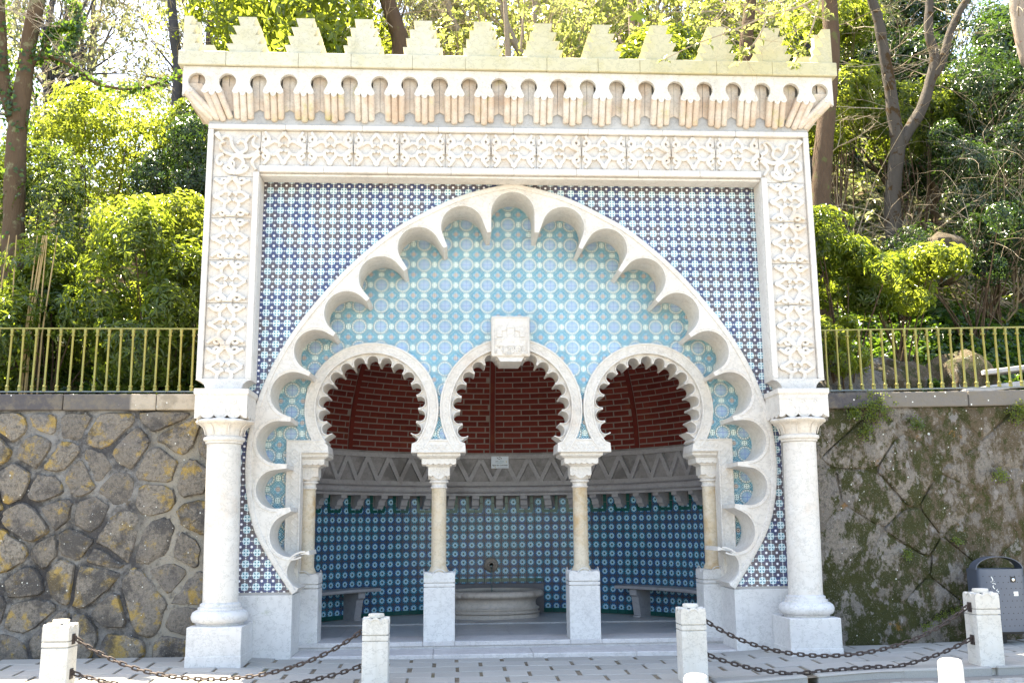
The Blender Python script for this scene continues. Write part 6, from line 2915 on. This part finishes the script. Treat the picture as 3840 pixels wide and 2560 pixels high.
wall_plant(4.62, 2.93, .20, 120, L_fresh, 'bushy green tuft under the coping, near the right column')
wall_plant(4.36, 2.88, .09, 40, L_fresh, 'small green tuft hanging by the coping joint')
wall_plant(4.50, 2.63, .08, 30, L_fresh, 'little leafy sprig below the bushy tuft')
wall_plant(5.15, 2.74, .09, 30, L_rhodo, 'dark green sprig under the coping, right of the tuft')
wall_plant(6.55, 2.86, .16, 90, L_fresh, 'green tuft at the far right under the coping')
wall_plant(6.2, 2.05, .09, 35, L_fresh, 'bright sprig in the upper moss at right')
wall_plant(4.90, 1.10, .06, 20, L_fresh, 'single green sprig in the middle of the wall')
wall_plant(5.55, 1.25, .05, 16, L_fresh, 'tiny sprig among the moss above the bin')
for k in range(9):
    x = 4.95 + k * .09 + random.uniform(-.02, .02)
    wall_plant(x + .1, .22 + k * .045 + random.uniform(-.02, .03), .05, 12, L_fresh, 'bright clover like sprig low on the mossy wall, ' + ('leftmost', 'second from the left', 'third from the left', 'fourth from the left', 'fifth from the left', 'sixth from the left', 'seventh from the left', 'eighth from the left', 'rightmost')[k] + ' of its row', .022)

# ---- undergrowth
def carpet(name, x0, x1, y0, y1, n, k, L, W, mat, lift=.05, par=None, excl=True):
    xx = rng.uniform(x0, x1, n)
    yy_ = y0 + (y1 - y0) * rng.random(n) ** 1.25
    keep = ~((np.abs(xx) < 3.9) & (yy_ < 5.6)) if excl else np.ones(n, bool)
    xx, yy_ = xx[keep], yy_[keep]
    zz = np.array([hill(a, b) for a, b in zip(xx, yy_)]) + rng.uniform(0, lift, len(xx)) * (1 + np.sin(xx * 1.7) * np.cos(yy_ * 1.3))
    P = np.stack([xx, yy_, zz], 1)
    A = np.tile(np.array([0, -.45, 1.0]), (len(xx), 1)) + rng.normal(0, .35, (len(xx), 3))
    return leaves(name, *rosettes(P, A, k, L, W), mat, par)


kind(carpet('ivy_ground_cover', 5.2, 12, 2.0, 6.5, 9000, 4, .10, .085, L_ivy, .30), 'stuff')
kind(carpet('ivy_ground_cover', -10, -4, 1.3, 5.0, 3200, 3, .10, .08, L_ivy, .2), 'stuff')
kind(carpet('undergrowth', -22, 22, 5.6, 24, 9000, 5, .20, .08, L_rhodo, .9), 'stuff')
kind(carpet('undergrowth', -30, 30, 8, 24, 8000, 5, .24, .10, L_pale, 1.4), 'stuff')
kind(carpet('leaf_litter', 3.9, 9, 1.2, 4.5, 2500, 2, .07, .04, L_litter, .02), 'stuff')

# ---- trees on the upper slope
def tree_proto(name, h, r, nl, n, k, L, W, mat, bark, bare=False):
    t = thing(name, '', 'tree', (0, 0, 0))
    m = MB()
    m.tube(catmull([(0, 0, -.5), (.1, 0, h * .3), (-.12, .1, h * .6), (.05, 0, h * .95)], 5), list(np.linspace(.17, .04, 16)), 8)
    c = np.array([0, 0, h * .66])
    P, A, lc = lobed_points(c, (r, r, h * .40), nl, n, .36)
    for q in lc:
        z0 = random.uniform(.25, .6) * h
        m.tube(catmull([(0, 0, z0), tuple(np.array(q) * .5 + np.array([0, 0, z0 * .5])), tuple(q)], 4), list(np.linspace(.06, .012, 9)), 5)
    m.build('trunk', bark, t, smooth=60)
    if bare:
        m = MB()
        for q in lc:
            for e in range(3):
                d = Vector(q) - Vector((0, 0, h * .4)) + Vector((random.gauss(0, .8), random.gauss(0, .8), random.gauss(0, .8)))
                twigs(m, Vector(q) * .9 + Vector((0, 0, h * .05)), d, random.uniform(1.2, 2.2), .016, 2, .5, -.02, 4, (3, 5), .16)
        m.build('twig', B_twig, t)
    leaves('crown', *rosettes(P, A, k, L, W), mat, t)
    return t


protos = [tree_proto('leafy_tree', 6.5, 2.0, 26, 1500, 5, .20, .09, L_fresh, B_grey),
          tree_proto('pale_leafy_tree', 7.5, 2.1, 22, 420, 5, .17, .07, L_pale, B_grey, True),
          tree_proto('dark_evergreen_tree', 6.0, 1.8, 26, 1700, 5, .16, .06, L_dark, B_brown),
          tree_proto('young_leaved_tree', 7.0, 2.2, 22, 700, 5, .16, .10, L_yellow, B_pale, True)]
labs = ['leafy green tree on the upper slope', 'pale bare twigged tree on the upper slope', 'dark evergreen tree among the slope trees', 'thin tree with young yellow leaves on the upper slope']
where = ['beyond the left shrubs', 'behind the battlements', 'beyond the forked trunk']


def copy_tree(o):
    c = o.copy()
    COL.objects.link(c)
    for ch in o.children:
        d = ch.copy()
        COL.objects.link(d)
        d.parent = c
    return c


spots = [(-12.5, 9, 1), (-10, 10.5, 1), (-7.6, 12.5, 1), (-5.2, 11.5, 3), (-3.0, 10.5, 1), (-.8, 12.5, 3), (1.4, 10.8, 3), (3.6, 12.5, 3), (5.9, 11.2, 0), (8.5, 12.5, 1), (11, 10.5, 2), (13.5, 9, 2),
         (-15, 15, 1), (-11.5, 15.5, 1), (-8.2, 16, 1), (-5.5, 17, 0), (-2.5, 17, 3), (.5, 16, 3), (3.5, 17.5, 0), (6.5, 17, 1), (9.5, 18, 1), (12.5, 15, 2), (16, 14, 2), (19, 17, 1),
         (-19, 18, 1), (-4, 21, 1), (7, 24, 1), (11, 22, 0), (16, 20, 1), (22, 20, 2), (-4, 7.8, 0), (.2, 7.6, 3), (2.6, 8.2, 0), (10.8, 7.2, 2), (-10.6, 6.2, 1), (9.5, 14.5, 2), (12.5, 18.5, 2), (15.0, 21, 2), (10.2, 11, 2), (8.0, 15.5, 0)]
used = set()
ORD = ['leftmost', 'second from the left', 'third from the left', 'fourth from the left', 'fifth from the left', 'sixth from the left', 'seventh from the left', 'eighth from the left', 'ninth from the left', 'tenth from the left', 'eleventh from the left', 'twelfth from the left']
bins_ = {}
for x, y, k in spots:
    p = protos[k]
    o = p if k not in used else copy_tree(p)
    used.add(k)
    o.location = (x + random.uniform(-.4, .4), y, hill(x, y) - .1)
    o.rotation_euler = (0, 0, random.uniform(0, 6.28))
    s = random.uniform(.85, 1.2)
    o.scale = (s, s, s)
    w = 0 if x < -4.5 else 1 if x < 4.5 else 2
    bins_.setdefault((k, w), []).append((px((x, y, hill(x, y) + 5))[0], o))
for (k, w), L in bins_.items():
    L.sort(key=lambda q: q[0])
    for i, (u, o) in enumerate(L):
        o['label'] = labs[k].replace(' on the upper slope', '').replace(' among the slope trees', '') + ' uphill ' + where[w] + (', ' + ORD[min(i, 11)] if len(L) > 1 else '')
        o['group'] = 'trees on the upper slope'

# sprig of young leaves hanging over the right battlements
t = thing('overhanging_branch', 'bare branch with yellow green young leaves hanging over the right battlements', 'branch', at(3150, -60, -.5))
off = Vector(t.location)
m = MB()
P, A = [], []
for pts in ([(3150, -60), (3010, 20), (2880, 60), (2760, 110), (2600, 170), (2480, 230)], [(2880, 60), (2850, 130), (2800, 200), (2760, 250)], [(3010, 20), (3060, 60), (3110, 80)], [(2880, 60), (2790, 20), (2700, 10)], [(3080, -20), (3040, 120), (2990, 220), (2960, 260)]):
    c = catmull([Vector(at(u, v, -.5 + random.uniform(-.1, .1))) - off for u, v in pts], 6)
    m.tube(c, list(np.linspace(.016, .005, len(c))), 5)
    for q in c[4::3]:
        for e in range(2):
            P.append(np.array(q) + rng.normal(0, .05, 3))
            A.append(rng.normal(0, .6, 3) + np.array([0, -.6, .6]))
for e in range(10):
    twigs(m, Vector(at(random.uniform(2500, 3100), random.uniform(0, 150), -.45)) - off, (random.gauss(0, 1), 0, random.gauss(0, .6)), .7, .007, 1, .6)
m.build('twig', B_twig, t)
leaves('foliage', *rosettes(np.array(P), np.array(A), 4, .085, .055), L_yellow, t)
t = thing('hanging_leaf', 'single bright green lobed leaf hanging in front of the upper trees', 'leaf', at(2392, 62, -6.0))
m = MB()
pts = []
for i in range(30):
    a = 2 * pi * i / 30
    r_ = .040 * (1 + .32 * cos(5 * a) + .1 * cos(11 * a))
    pts.append((r_ * cos(a) * 1.25, r_ * sin(a)))
m.extr(pts, 0, .002, back=True)
m.build('blade', L_fresh, t)
m = MB()
m.tube([(0, 0, .02), (.02, .1, .25), (.0, .2, .9), (-.02, .2, 1.6)], [.0025, .003, .004, .006], 5)
m.build('stalk', B_twig, t)
